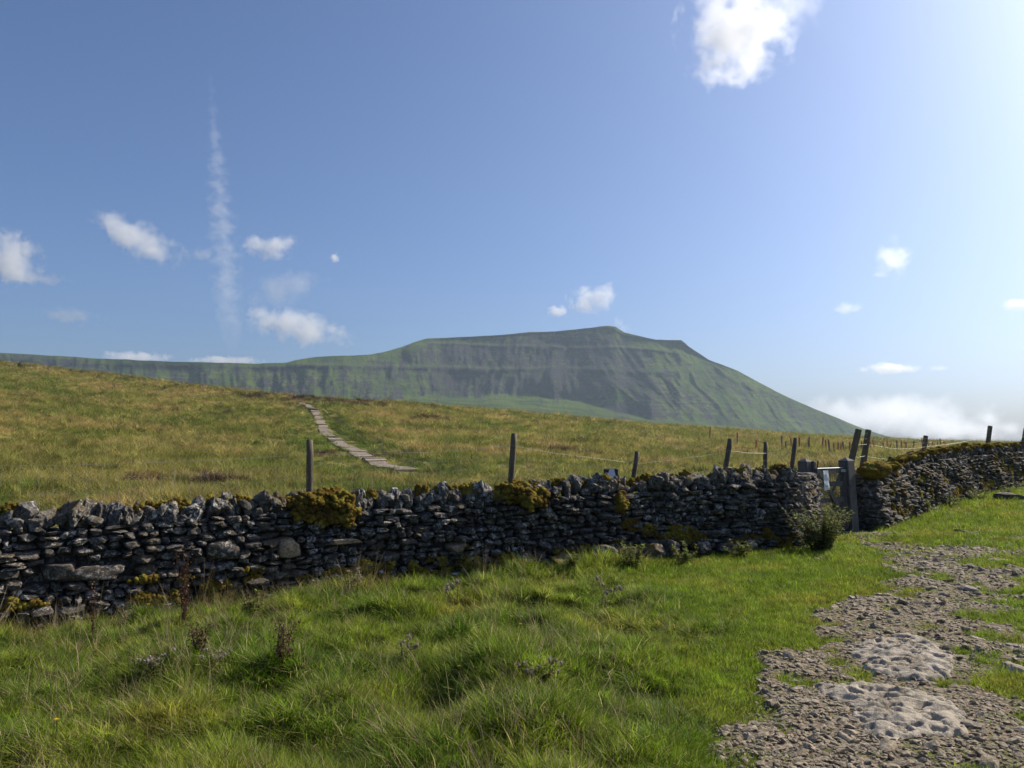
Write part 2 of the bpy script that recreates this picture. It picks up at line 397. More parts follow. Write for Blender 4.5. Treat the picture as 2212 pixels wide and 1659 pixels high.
CREST = np.array([(-900, 700, 240), (-400, 742, 230), (0, 781, 220), (150, 799, 205), (300, 816, 190), (450, 836, 170), (600, 853, 145), (680, 860, 135), (800, 866, 150), (900, 873, 165), (1000, 881, 175), (1100, 889, 180), (1200, 898, 190), (1300, 907, 200), (1400, 916, 210),
                  (1500, 922, 220), (1600, 930, 220), (1700, 938, 220), (1800, 943, 230), (1900, 948, 240), (2000, 953, 240), (2212, 958, 240), (2600, 966, 250), (3200, 970, 250)], float)
cu = []; 
for x, y, D in CREST:
    X, Y, Z = pt(x, y, D); cu.append((X / Y, D, Z))
cu = np.array(cu)
def wallY(X):   # depth of the wall line for a given X
    P = np.concatenate([WL[:, :2], WS[:, :2], WR[:, :2]]); return np.interp(X, P[:, 0], P[:, 1])
PATH_L = [(1818, 1150), (1844, 1168), (1905, 1208), (1953, 1257), (1941, 1278), (1856, 1306), (1779, 1338), (1721, 1380), (1650, 1424), (1660, 1480), (1600, 1540), (1570, 1600), (1590, 1700)]
def far_z(X, Y):
    Ys = np.maximum(Y, 1.0); u = np.clip(X / Ys, cu[0, 0], cu[-1, 0]); Dc = np.interp(u, cu[:, 0], cu[:, 1]); zc = np.interp(u, cu[:, 0], cu[:, 2])
    zw = np.interp(X, WL[:, 0], WL[:, 2]) * 0 - .25
    s = (Ys - 12) / (Dc - 12)
    ex = np.interp(u, [-.7, -.3, 0.0, .6], [1.35, 1.75, 1.5, 1.25])
    g = np.clip(s, 0, 1) ** ex
    z = zw + (zc - zw) * g
    over = np.maximum(Ys - Dc, 0)
    z = z - np.where(over > 0, np.minimum(over, 3000) * .018 + 0 * over, 0) - np.maximum(zc - zw, 0) * sstep(0, 700, over) * .6
    return z
def base_z(X, Y):
    X = np.asarray(X, float); Y = np.asarray(Y, float)
    wy = wallY(X); k = sstep(wy + 1.0, wy + 16, Y)
    return near_z(X, Y) * (1 - k) + (far_z(X, Y)) * k
def rough_w(X, Y):       # 1 in the rank grass by the wall, 0 on the cropped turf
    n = fbm2(X * .6, Y * .6, 2, 5) * 1.1
    a = sstep(-.9, .7, (.15 * Y + .05 - X) + n)
    return a
def zgr(X, Y):
    X = np.asarray(X, float); Y = np.asarray(Y, float)
    z = base_z(X, Y); wy = wallY(X); behind = sstep(.6, 3.0, Y - wy)
    r = rough_w(X, Y) * (1 - behind)
    h = .30 * fbm2(X * 1.9 + .4 * Y + 3, Y * 1.9 - .4 * X, 3, 11) + .16 * np.maximum(noise2(X * .9, Y * .9, 31), 0) - .10 * np.maximum(noise2(X * 1.7, Y * 1.9, 33) - .2, 0)
    z = z + r * h + (1 - r) * (1 - behind) * .018 * fbm2(X * 1.5, Y * 1.5, 2, 13)
    D = np.maximum(Y, 1)
    z = z + behind * (.26 * fbm2(X * .55, Y * .55, 3, 21) + np.clip(D / 60, 0, 1.6) * .35 * fbm2(X * .09, Y * .09, 3, 23) * (1 - sstep(60, 120, D) * .6)) * (1 - sstep(400, 900, D))
    return z
def hit(x, y, lo=2.0, hi=400.0):
    X, Y, Z = ray(x, y); D = np.geomspace(lo, hi, 900)
    zt = zgr(X / Y * D, D); zr = EYE + Z / Y * D; b = np.nonzero(zr <= zt)[0]
    if len(b) == 0: return None
    i = b[0]
    if i > 0:
        a0 = zr[i - 1] - zt[i - 1]; a1 = zr[i] - zt[i]; D0 = D[i - 1] + (D[i] - D[i - 1]) * a0 / (a0 - a1 + 1e-12)
    else: D0 = D[0]
    return np.array([X / Y * D0, D0, float(zgr(X / Y * D0, D0))])
def hit_behind(x, y):
    X, Y, Z = ray(x, y); u = X / Y
    D0 = 12.0
    for _ in range(30): D0 = float(wallY(u * D0)) + 1.2
    return hit(x, y, D0)

N = 430; s = np.linspace(-1, 1, 2 * N + 1); k_ = 8.4
g1 = 3600 * np.sinh(k_ * s) / np.sinh(k_)
gx = g1 + 1.0; gy = g1 * 1.0 + 7.0; gy = gy[gy > -60]; gx = gx[np.abs(gx) < 3600]
GX, GY = np.meshgrid(gx, gy); GZ = zgr(GX, GY)
nx, ny = len(gx), len(gy)
ii = np.arange(nx * ny).reshape(ny, nx)
Q = np.stack([ii[:-1, :-1], ii[:-1, 1:], ii[1:, 1:], ii[1:, :-1]], -1).reshape(-1, 4)
moorw = sstep(-.2, .4, GY - wallY(GX))
ground = obj('ground', np.stack([GX, GY, GZ], -1).reshape(-1, 3), Q, M['ground'], attrs={'moorland': moorw.ravel()})
tag(ground, kind='structure')

# ------------------------------------------------------------------ mountain
RIDGE = np.array([(-1500, 690), (-900, 710), (-400, 742), (0, 762), (100, 767), (200, 774), (300, 778), (400, 782), (500, 784), (560, 786), (572, 784), (600, 784), (619, 783), (640, 777), (680, 771), (741, 768), (800, 766), (830, 760), (866, 750), (895, 739), (921, 731), (1000, 728), (1080, 724), (1145, 717), (1200, 716), (1260, 710), (1314, 704), (1330, 706), (1340, 713), (1350, 719), (1417, 734), (1445, 735), (1472, 735), (1480, 741), (1487, 748), (1531, 777), (1594, 801), (1675, 845), (1748, 878), (1810, 904), (1870, 928), (1925, 945), (2010, 951), (2212, 957), (2700, 964)], float)
xs = np.concatenate([np.arange(-1400, -50, 12.0), np.arange(-50, 2240, 3.0), np.arange(2240, 2700, 20.0)])
yr = np.interp(xs, RIDGE[:, 0], RIDGE[:, 1]) + fbm2(xs * .03, xs * 0, 3, 77) * 1.3
yf = np.interp(xs, CREST[:, 0], CREST[:, 1]) + 22; yf = np.maximum(yf, yr + 4)
NR = 150; tt = np.linspace(0, 1, NR)
XX = np.repeat(xs[None], NR, 0); YY = yf[None] + (yr - yf)[None] * tt[:, None]
wob = fbm2(XX * .012, XX * 0 + 3, 3, 41) * 6
lcrag = np.interp(xs, [-400, 0, 250, 560, 620, 900, 1050, 1250, 1400, 1540], [760, 778, 790, 796, 793, 797, 803, 800, 808, 800])[None] + wob * .6
c2 = np.interp(xs, [860, 920, 1150, 1340, 1475, 1540, 1600], [758, 744, 752, 752, 764, 792, 830])[None] + wob * .5
c3 = np.interp(xs, [900, 920, 1140, 1320, 1350, 1475, 1500], [745, 736, 722, 709, 726, 741, 760])[None]
def band(c, w_): return np.exp(-((YY - c) / w_) ** 2)
presence = sstep(-.25, .2, fbm2(XX * .018, YY * .05, 3, 55))
crag = np.clip(band(lcrag + 3 * fbm2(XX*.05, YY*.05, 2, 58), 4.5) * sstep(1560, 1400, XX) * (.35 + .65 * presence) + .9 * band(c2, 3.2) * sstep(900, 950, XX) * sstep(1620, 1540, XX) * presence + band(c3, 2.6) * sstep(905, 930, XX) * sstep(1500, 1480, XX), 0, 1)
crag = np.clip(crag + .8 * band(np.interp(xs, [1470, 1490, 1535, 1560], [742, 758, 783, 800])[None], 5) * sstep(1440, 1475, XX) * sstep(1570, 1545, XX), 0, 1)
wt = 1 - .93 * crag
wt = wt + 1.6 * band(lcrag - 9, 4) * sstep(600, 700, XX) * sstep(1560, 1400, XX) + 1.2 * band(c2 - 7, 3)
toe = np.interp(xs, [-400, 600, 800, 900, 1000, 1170, 1250, 1350, 1500, 2000], [20, 20, 24, 36, 47, 62, 56, 38, 28, 22])[None] + 2 * wob
wt = wt + 12 * sstep(2.5, -2.5, yf[None] - YY - toe)
cum = np.cumsum(wt, 0); cum = (cum - cum[:1]) / (cum[-1:] - cum[:1])
Dtop = np.interp(xs, [-1400, 0, 600, 750, 950, 1350, 1600, 1925, 2700], [1700, 1900, 1900, 1980, 2250, 2350, 2300, 2200, 2200])[None]
Dfoot = 900.0
DD = Dfoot + (Dtop - Dfoot) * cum
Xr = (XX - CX) / F; c_, s_ = math.cos(PITCH), math.sin(PITCH); Vv = (CY - YY) / F
Yd = c_ - s_ * Vv; PX = Xr / Yd * DD; PZ = EYE + (s_ + c_ * Vv) / Yd * DD; PY = DD
hgt = (yf[None] - YY) / (yf - yr)[None]
env = np.sin(np.clip(hgt, 0, 1) * math.pi) ** .6 * sstep(4, 60, (yf - yr))[None]
LX = XX - sstep(1150, 1450, XX) * (YY - 740) * .85 + 14 * fbm2(XX * .01, YY * .02, 2, 66)
gl = 1 - np.abs(fbm2(LX * .026 + YY * .006, YY * .009 - LX * .004, 4, 61)) * 2.4
PY = PY + env * gl * 20 - env * 10 + env * (1 - np.abs(fbm2(LX * .08, YY * .012, 3, 71)) * 2.5) * 8 + env * fbm2(LX * .011 + YY * .006, YY * .013 - LX * .004, 3, 63) * 55 + env * fbm2(LX * .11, YY * .07, 3, 65) * 9
# a spur and hollow under the summit
PY = PY - env * 26 * np.exp(-((XX - 1345 - (YY - 830) * .9) / 45) ** 2) * sstep(800, 835, YY)
PX = PX * (PY / DD) ** .5
rows = [np.stack([PX, PY, PZ], -1)]
back = []
for (dy, k, dz) in ((60, 1.0, 1.0), (160, 1, .97), (420, 1, .86), (800, 1, .5), (1250, 1, -.02)):
    back.append(np.stack([PX[-1] * (1 + dy / 2300), PY[-1] + dy, EYE + (PZ[-1] - EYE) * dz - (0 if dy < 100 else 6)], -1)[None])
P3 = np.concatenate(rows + back, 0)
nr, nc = P3.shape[:2]; ii = np.arange(nr * nc).reshape(nr, nc)
Q = np.stack([ii[:-1, :-1], ii[:-1, 1:], ii[1:, 1:], ii[1:, :-1]], -1).reshape(-1, 4)
stA = np.stack([LX / 100, YY / 100, XX * 0], -1); stA = np.concatenate([stA, np.repeat(stA[-1:], 5, 0)], 0)
ledge = presence * np.clip(.8 * band(lcrag - 8, 3.0) * sstep(620, 720, XX) * sstep(1560, 1400, XX) + .9 * band(c2 - 5, 2.2) * sstep(860, 900, XX) * sstep(1620, 1500, XX) + .5 * band(lcrag + 10, 2) * presence, 0, 1); leA = np.concatenate([ledge, np.zeros((5, nc))], 0)
crA = np.concatenate([crag, np.zeros((5, nc))], 0)
XW = LX + 60 * fbm2(XX * .012 + YY * .009, YY * .02 - XX * .006, 3, 67)
sc_ = sstep(-2, 8, (yf[None] - YY) - toe) * sstep(1.0, .8, hgt) * (.5 + .5 * sstep(900, 1000, XX)) * (1 - .75 * sstep(1180, 1480, XW)) * (1 - .5 * sstep(.9, .97, hgt))
sc_ = np.clip(sc_ + .5 * np.exp(-((XX - 1170) / 150) ** 2) * sstep(.3, .5, hgt), 0, 1); sc_ = np.concatenate([sc_, np.zeros((5, nc))], 0)
mountain = obj('mountain', P3.reshape(-1, 3), Q, M['mountain'], attrs={'ledge': leA.ravel(), 'st': stA.reshape(-1, 3), 'crag': crA.ravel(), 'scree': sc_.ravel()})
tag(mountain, kind='structure')

# ------------------------------------------------------------------ rocks
def icodirs(sub):
    import bmesh
    bm = bmesh.new(); bmesh.ops.create_icosphere(bm, subdivisions=sub, radius=1)
    V = np.array([v.co[:] for v in bm.verts]); T = np.array([[v.index for v in f.verts] for f in bm.faces]); bm.free()
    return V, T
ICO = {k: icodirs(k) for k in (2, 3, 4, 5)}
def rock_unit(sub, boxy=.16, cuts=7, rough=.06, seed=None, depth=.8):
    V, T = ICO[sub]
    Nn = np.array([[1, 0, 0], [-1, 0, 0], [0, 1, 0], [0, -1, 0], [0, 0, 1], [0, 0, -1]], float) + rng.normal(0, boxy, (6, 3))
    d = np.full(6, 1.0) * rng.uniform(.92, 1.0, 6)
    C = rng.normal(0, 1, (cuts, 3)); Nn = np.concatenate([Nn, C]); Nn /= np.linalg.norm(Nn, axis=1)[:, None]
    d = np.concatenate([d, rng.uniform(depth * 1.05, depth * 1.6, cuts)])
    dots = V @ Nn.T
    r = np.min(np.where(dots > .05, d[None] / np.maximum(dots, .05), 9), axis=1)
    r = np.minimum(r, 1.5)
    o = rng.uniform(0, 100, 3)
    P = V * r[:, None]
    nn = .6 * noise3(P[:, 0] * 11 + o[0], P[:, 1] * 11 + o[1], P[:, 2] * 11) + noise3(P[:, 0] * 2.2 + o[0], P[:, 1] * 2.2 + o[1], P[:, 2] * 2.2 + o[2]) + .5 * noise3(P[:, 0] * 5 + o[0], P[:, 1] * 5, P[:, 2] * 5 + o[2])
    return P * (1 + rough * nn)[:, None], T

class WallPath:
    def __init__(s, W):
        s.W = W; d = np.hypot(np.diff(W[:, 0]), np.diff(W[:, 1])); s.S = np.concatenate([[0], np.cumsum(d)]); s.L = s.S[-1]
    def at(s, q):
        q = np.asarray(q, float); X = np.interp(q, s.S, s.W[:, 0]); Y = np.interp(q, s.S, s.W[:, 1]); zb = np.interp(q, s.S, s.W[:, 2]); zt = np.interp(q, s.S, s.W[:, 3])
        e = .3; dx = np.interp(q + e, s.S, s.W[:, 0]) - np.interp(q - e, s.S, s.W[:, 0]); dy = np.interp(q + e, s.S, s.W[:, 1]) - np.interp(q - e, s.S, s.W[:, 1])
        l = np.hypot(dx, dy) + 1e-9
        return X, Y, zb, zt, dx / l, dy / l
    def xs_to_s(s, x):  # picture x to arc length
        u = (x - CX) / F; px = s.W[:, 0] / s.W[:, 1] * 1.0
        return float(np.interp(u, px, s.S))
    def place(s, L, q0):
        # L: local (along, out to viewer, up) -> world; q0 = arc length of the origin
        X, Y, zb, zt, tx, ty = s.at(q0 + L[:, 0] * 0)
        return np.stack([X + tx * L[:, 0] + ty * L[:, 1], Y + ty * L[:, 0] - tx * L[:, 1], L[:, 2]], -1)

def build_wall(W, label, group, mats, sub=3, cw=(.07, .27), ch=(.045, .10), copes=.95, cope_lean=.25, cope_h=(.20, .30), face_w=.36, special=(), ends=True, backsub=2, bulge=.03):
    wp = WallPath(W); root = empty('dry_stone_wall', (float(W[0, 0]), float(W[0, 1]), float(W[0, 2])))
    tag(root, label, 'wall', group)
    inv = -np.array(root.location)
    COPE = .24 if copes else 0
    # core
    n = max(3, int(wp.L / .4)); q = np.linspace(.05, wp.L - .05, n); X, Y, zb, zt, tx, ty = wp.at(q)
    rows = []
    for off, z in ((face_w - .17, zb - .3), (face_w * .72 - .17, zt - COPE - .04), (-(face_w * .72 - .17), zt - COPE - .04), (-(face_w - .17), zb - .3)):
        rows.append(np.stack([X + ty * off, Y - tx * off, z], -1))
    V = np.stack(rows, 1).reshape(-1, 3); Qs = [(i * 4 + j, i * 4 + (j + 1) % 4, i * 4 + 4 + (j + 1) % 4, i * 4 + 4 + j) for i in range(n - 1) for j in range(4)]
    Qs += [(3, 2, 1, 0), (n * 4 - 4, n * 4 - 3, n * 4 - 2, n * 4 - 1)]
    obj('core', V + inv, np.array(Qs), M['stone'], root, False)
    mb = MB()
    for side in (1, -1):
        sb = sub if side > 0 else backsub
        hh = -.15
        maxh = float(np.max(W[:, 3] - W[:, 2])) - COPE
        while hh < maxh:
            c = rng.uniform(*ch) * (1.15 if hh < .3 else 1.0); q_ = rng.uniform(-.1, .05)
            if side < 0: c *= 1.5
            while q_ < wp.L:
                w_ = rng.uniform(*cw) * (1.25 if hh < .35 else 1); w_ = w_ * (1.5 if side < 0 else 1)
                qc = q_ + w_ / 2; q_ += w_ + .004
                if qc > wp.L + .02: break
                X, Y, zb, zt, tx, ty = [float(v) for v in wp.at(qc)]
                H = zt - zb - COPE
                z0 = hh + .035 * math.sin(qc * 1.1 + hh * 3) + rng.uniform(-.012, .012)
                if z0 + c * .5 > H: continue
                zc = zb + z0 + c / 2
                if any(abs(qc - sq) < sw * .5 + w_ * .28 and abs(zc - sz) < sh * .5 + c * .25 for sq, sz, sw, sh, *_ in special) and side > 0: continue
                f = max(0, z0) / H; out = face_w * (1 - .28 * f) - .10 + rng.normal(-.005, .034) + bulge * math.sin(qc * 2.3 + 5 * f) * math.sin(3.1 * f)
                sub_stack = 2 if (c > .085 and rng.random() < .22) else 1
                for k in range(sub_stack):
                    P, T = rock_unit(sb, boxy=.24, cuts=8, rough=.085, depth=.72)
                    hs = c / sub_stack
                    L = P * np.array([w_ * .48, .12, hs * .48]); a = rng.normal(0, .09); L = L @ rot(rng.normal(0, .10), a, rng.normal(0, .10)).T
                    L = L + np.array([0, out * side, zc + (k - (sub_stack - 1) / 2) * hs])
                    mb.add(wp.place(L, qc) + inv, (), T)
            hh += c * .97
    if ends:
        for e in (0, 1):
            hh = -.1
            q0 = 0.0 if e == 0 else wp.L; X, Y, zb, zt, tx, ty = [float(v) for v in wp.at(q0)]
            while hh < zt - zb - COPE:
                c = rng.uniform(.07, .14); 
                for o in (-.17, .13):
                    P, T = rock_unit(sub, .14, 6, .06); fw = 1 - .28 * max(hh, 0) / 1.2
                    L = P * np.array([.16, .19 * fw, c * .53]) @ rot(rng.normal(0, .06), rng.normal(0, .06), rng.normal(0, .12)).T + np.array([(.04 if e == 0 else -.04) + rng.uniform(-.03, .03), o * fw, zb + hh + c / 2])
                    mb.add(wp.place(L, q0) + inv, (), T)
                hh += c * .97
    mb.build('stonework', mats[0], root, False)
    if copes:
        cb = MB(); q_ = -.02
        while q_ < wp.L:
            w_ = rng.uniform(.10, .24); qc = q_ + w_ / 2; q_ += w_ * copes
            if qc > wp.L: break
            X, Y, zb, zt, tx, ty = [float(v) for v in wp.at(qc)]
            h_ = rng.uniform(*cope_h) * .97
            P, T = rock_unit(4 if W is WL else 3, .3, 10, .13, depth=.64)
            L = P * np.array([w_ * .55, rng.uniform(.17, .25), h_ * .56]) @ rot(rng.normal(0, .12), cope_lean + rng.normal(0, .2), rng.normal(0, .2)).T
            L = L + np.array([0, rng.uniform(-.03, .03), zt - COPE - .03 + h_ * .5])
            cb.add(wp.place(L, qc) + inv, (), T)
            if rng.random() < .5:
                P, T = rock_unit(2, .2, 6, .09); zc = zt - rng.uniform(.08, .2)
                L = P * np.array([.07, .06, .045]) @ rot(*rng.normal(0, .4, 3)).T + np.array([w_ * .5, .17, zc]); cb.add(wp.place(L, qc) + inv, (), T)
        cb.build('coping', mats[1], root, False)
    for (sq, sz, sw, sh, mt, lab) in special:
        X, Y, zb, zt, tx, ty = [float(v) for v in wp.at(sq)]
        P, T = rock_unit(4, .14, 7, .05); f = max(0, sz - zb) / (zt - zb)
        L = P * np.array([sw * .5, .13, sh * .5]) + np.array([0, face_w * (1 - .28 * f) - .075, sz])
        o = obj('face_stone', wp.place(L, sq) + inv, T, M[mt], root, True); o['label'] = lab
    return root, wp, inv

LUMP = []
for _ in range(6):
    V_, T_ = ICO[2]; o_ = rng.uniform(0, 50, 3); LUMP.append((V_ * (1 + .35 * noise3(V_[:, 0] * 2.4 + o_[0], V_[:, 1] * 2.4 + o_[1], V_[:, 2] * 2.4))[:, None], T_))
def moss_cluster(mb, wp, inv, sq, out, z, w_, h_, thick, lump=(.018, .045), dens=1.0):
    # a mat of small rounded tufts lying over an irregular cushion
    o = rng.uniform(0, 50, 3); n = int(dens * (w_ * h_) / (np.mean(lump) ** 2) * .75) + 6
    for _ in range(n):
        a = rng.uniform(0, 2 * math.pi); q = math.sqrt(rng.random()); x, zz = q * math.cos(a), q * math.sin(a)
        edge = 1 + .45 * float(noise3(np.array([math.cos(a) * 1.6 + o[0]]), np.array([math.sin(a) * 1.6 + o[1]]), 0.0)[0])
        if q > edge: continue
        dp = thick * math.sqrt(max(0, 1 - (q / max(edge, .3)) ** 2)) * (1 + .4 * float(noise3(np.array([x * 2.5 + o[0]]), np.array([zz * 2.5]), o[2])[0]))
        r_ = rng.uniform(*lump); P, T = LUMP[rng.integers(0, 6)]
        L = P * r_ * np.array([1, .9, .85]) + np.array([x * w_ / 2, out + dp - .01, z + zz * h_ / 2]); mb.add(wp.place(L, sq) + inv, (), T)
def moss_blob(wp, inv, x, y, wpx, hpx, root, out=.30, thick=.16, sub=5, name='moss_cushion', mb=None):
    sq = wp.xs_to_s(x); X, Y, zb, zt, tx, ty = [float(v) for v in wp.at(sq)]
    D = Y - out; z = EYE + (950 - y) / F * D; w_ = wpx / F * D / max(.35, tx); h_ = hpx / F * D
    m2 = MB() if mb is None else mb
    if mb is None:
        V, T = ICO[4]; P = V * np.array([w_ * .42, thick * .8, h_ * .42]) * (1 + .2 * noise3(V[:, 0] * 2, V[:, 1] * 2, V[:, 2] * 2 + x))[:, None]; m2.add(wp.place(P + np.array([0, out, z]), sq) + inv, (), T)
    moss_cluster(m2, wp, inv, sq, out, z, w_, h_, thick if mb is None else .03, (.022, .05) if mb is None else (.014, .034))
    if mb is None: return m2.build(name, M['moss'], root, True)

wpL0 = WallPath(WL)
def sp(x, y, wpx, hpx, mt, lab):
    sq = wpL0.xs_to_s(x); X, Y, zb, zt, tx, ty = [float(v) for v in wpL0.at(sq)]; D = Y - .3
    return (sq, EYE + (950 - y) / F * D, wpx / F * D / tx, hpx / F * D, mt, lab)
special = [sp(618, 1180, 42, 36, 'sand', 'smooth tan stone, squarer than its neighbours'), sp(474, 1186, 52, 42, 'stone', 'large dark brownish block'), sp(735, 1167, 58, 12, 'sand', 'long thin reddish stone'),
           sp(215, 1235, 90, 30, 'stone', 'long rounded grey block'), sp(972, 1180, 40, 20, 'sand', 'tan wedge stone'), sp(135, 1232, 50, 34, 'stone', 'rounded grey block')]
wallL, wpL, invL = build_wall(WL, 'long dark lichen-spotted dry stone wall crossing the foreground from the left edge to the gate', 'dry stone walls', (M['stone'], M['cope']), sub=3, special=special)
for (x, y, a, b, th, o_) in ((664, 1080, 92, 44, .10, .24), (718, 1084, 84, 52, .09, .25), (742, 1108, 40, 56, .06, .29), (650, 1106, 50, 40, .04, .30), (700, 1118, 66, 34, .03, .31), (705, 1066, 60, 30, .16, .1),
                         (1096, 1062, 100, 44, .12, .22), (1125, 1078, 44, 50, .14, .27), (1152, 1072, 34, 40, .1, .24), (1318, 1085, 30, 54, .1, .3)):
    moss_blob(wpL, invL, x, y, a, b, wallL, o_, th)
mbm = MB()
for i in range(170):
    x = rng.uniform(0, 1690); wy_ = np.interp(x, [0, 400, 800, 1200, 1700], [1330, 1305, 1265, 1215, 1165]) if rng.random() < .62 else None
    if wy_ is not None: y = wy_ - abs(rng.normal(0, 28)); o_ = .36
    else: y = np.interp(x, [0, 400, 700, 1000, 1200, 1400, 1700], [1100, 1086, 1064, 1056, 1044, 1034, 1016]) + rng.uniform(0, 8); o_ = rng.uniform(0, .15)
    if x < 300 and rng.random() < .6: continue
    moss_blob(wpL, invL, x, y, rng.uniform(14, 60), rng.uniform(8, 34), wallL, o_ - .03, .05, 4, mb=mbm)
mbm.build('moss_patches', M['moss'], wallL, True)

wallS, wpS, invS = build_wall(WS, 'short stub of stacked stone between the stile and the gate', 'dry stone walls', (M['stone_far'], M['stone_far']), sub=3, copes=0, cw=(.12, .34), ch=(.06, .14), face_w=.3)
wallR, wpR, invR = build_wall(WR, 'mossy dry stone wall receding uphill from the gate to the right edge', 'dry stone walls', (M['stone_far'], M['stone_far']), sub=3, cope_lean=.45, cope_h=(.2, .32), backsub=2, cw=(.08, .26), ch=(.05, .10), bulge=.06)
mbm = MB()
q = .1
while q < wpR.L:      # moss lying along the coping, hanging in tongues
    X, Y, zb, zt, tx, ty = [float(v) for v in wpR.at(q)]
    V, T = ICO[3]; o = rng.uniform(0, 50, 3)
    r = 1 + .3 * noise3(V[:, 0] * 2 + o[0], V[:, 1] * 2, V[:, 2] * 2 + o[2]); P = V * r[:, None] * np.array([rng.uniform(.07, .17), rng.uniform(.16, .26), rng.uniform(.05, .09)])
    P = P + V * .02 * noise3(P[:, 0] * 40, P[:, 1] * 40, P[:, 2] * 40)[:, None]
    L = P @ rot(rng.normal(.25, .15), .45, rng.normal(0, .2)).T + np.array([0, rng.uniform(.0, .14), zt - rng.uniform(.0, .06)])
    if rng.random() < .75: mbm.add(wpR.place(L, q) + invR, (), T)
    q += rng.uniform(.08, .2)
for i in range(190):  # moss bulging over the slumped foot of the wall
    q = rng.uniform(.8, wpR.L * .8); X, Y, zb, zt, tx, ty = [float(v) for v in wpR.at(q)]; h = abs(rng.normal(0, .34)) if rng.random() < .8 else rng.uniform(0, 1.0)
    if h > 1.0: continue
    moss_cluster(mbm, wpR, invR, q, .30 - .10 * h, zb + h, rng.uniform(.12, .34), rng.uniform(.14, .5), .05, (.02, .05), .8)
mbm.build('moss_patches', M['moss'], wallR, True)
for (q, o_, w_, h_) in ((.02, .18, .34, .17), (.38, .12, .30, .14)):
    X, Y, zb, zt, tx, ty = [float(v) for v in wpR.at(q)]; V, T = ICO[5]; r = 1 + .2 * noise3(V[:, 0] * 2, V[:, 1] * 2 + q * 9, V[:, 2] * 2)
    P = V * r[:, None] * np.array([w_, .28, h_]); P += V * .018 * noise3(P[:, 0] * 45, P[:, 1] * 45, P[:, 2] * 45)[:, None]
    obj('moss_cushion', wpR.place(P + np.array([0, o_, zt - .02]), q) + invR, T, M['moss'], wallR, True)

# ------------------------------------------------------------------ fallen mossy stones at the foot of the wall
def loose_rock(name, P0, size, mat, label, cat='rock', group=None, sub=4, flat=1.0, sink=.25, mossy=False):
    P, T = rock_unit(sub, .25, 9, .10, depth=.7)
    o = obj(name, P * np.array(size) / 2, T, mat, None, True)
    o.location = (P0[0], P0[1], P0[2] + size[2] * (.5 - sink)); o.rotation_euler = (rng.normal(0, .1), rng.normal(0, .1), rng.uniform(0, 6.28))
    tag(o, label, cat, group); return o

# ------------------------------------------------------------------ fences
def smooth_post(name, base, top, r, parent, square=False, lean=0):
    mb = MB(); b = np.array(base); t = np.array(top); inv = -np.array(parent.location)
    if square:
        n = 8; P = [b + (t - b) * i / (n - 1) for i in range(n)]
        z = (t - b) / np.linalg.norm(t - b); x = np.array([1.0, .25, 0]); x -= z * x.dot(z); x /= np.linalg.norm(x); y = np.cross(z, x)
        mb.box((b + t) / 2, (2 * r, 2 * r, np.linalg.norm(t - b)), np.stack([x, y, z], 1), bevel=.008)
    else:
        n = 14; k = np.linspace(0, 1, n)[:, None]; P = b + (t - b) * k; P = P + rng.normal(0, r * .05, P.shape) * np.array([1, 1, 0])
        rr = r * (1 + rng.normal(0, .03, n)); rr[-1] *= .93
        mb.tube(P, rr, 12)
    mb.V = [v + inv for v in mb.V]
    return mb.build(name, M['post'], parent, not square)
def wire_path(A, B, sag, wob, n=40):
    k = np.linspace(0, 1, n)[:, None]; P = A + (B - A) * k
    P[:, 2] += -sag * 4 * (k[:, 0] * (1 - k[:, 0])) + wob * noise2(k[:, 0] * n * .33 + A[0] * 7, k[:, 0] * 0 + A[2] * 13, 3)
    P[0] = A; P[-1] = B
    return P
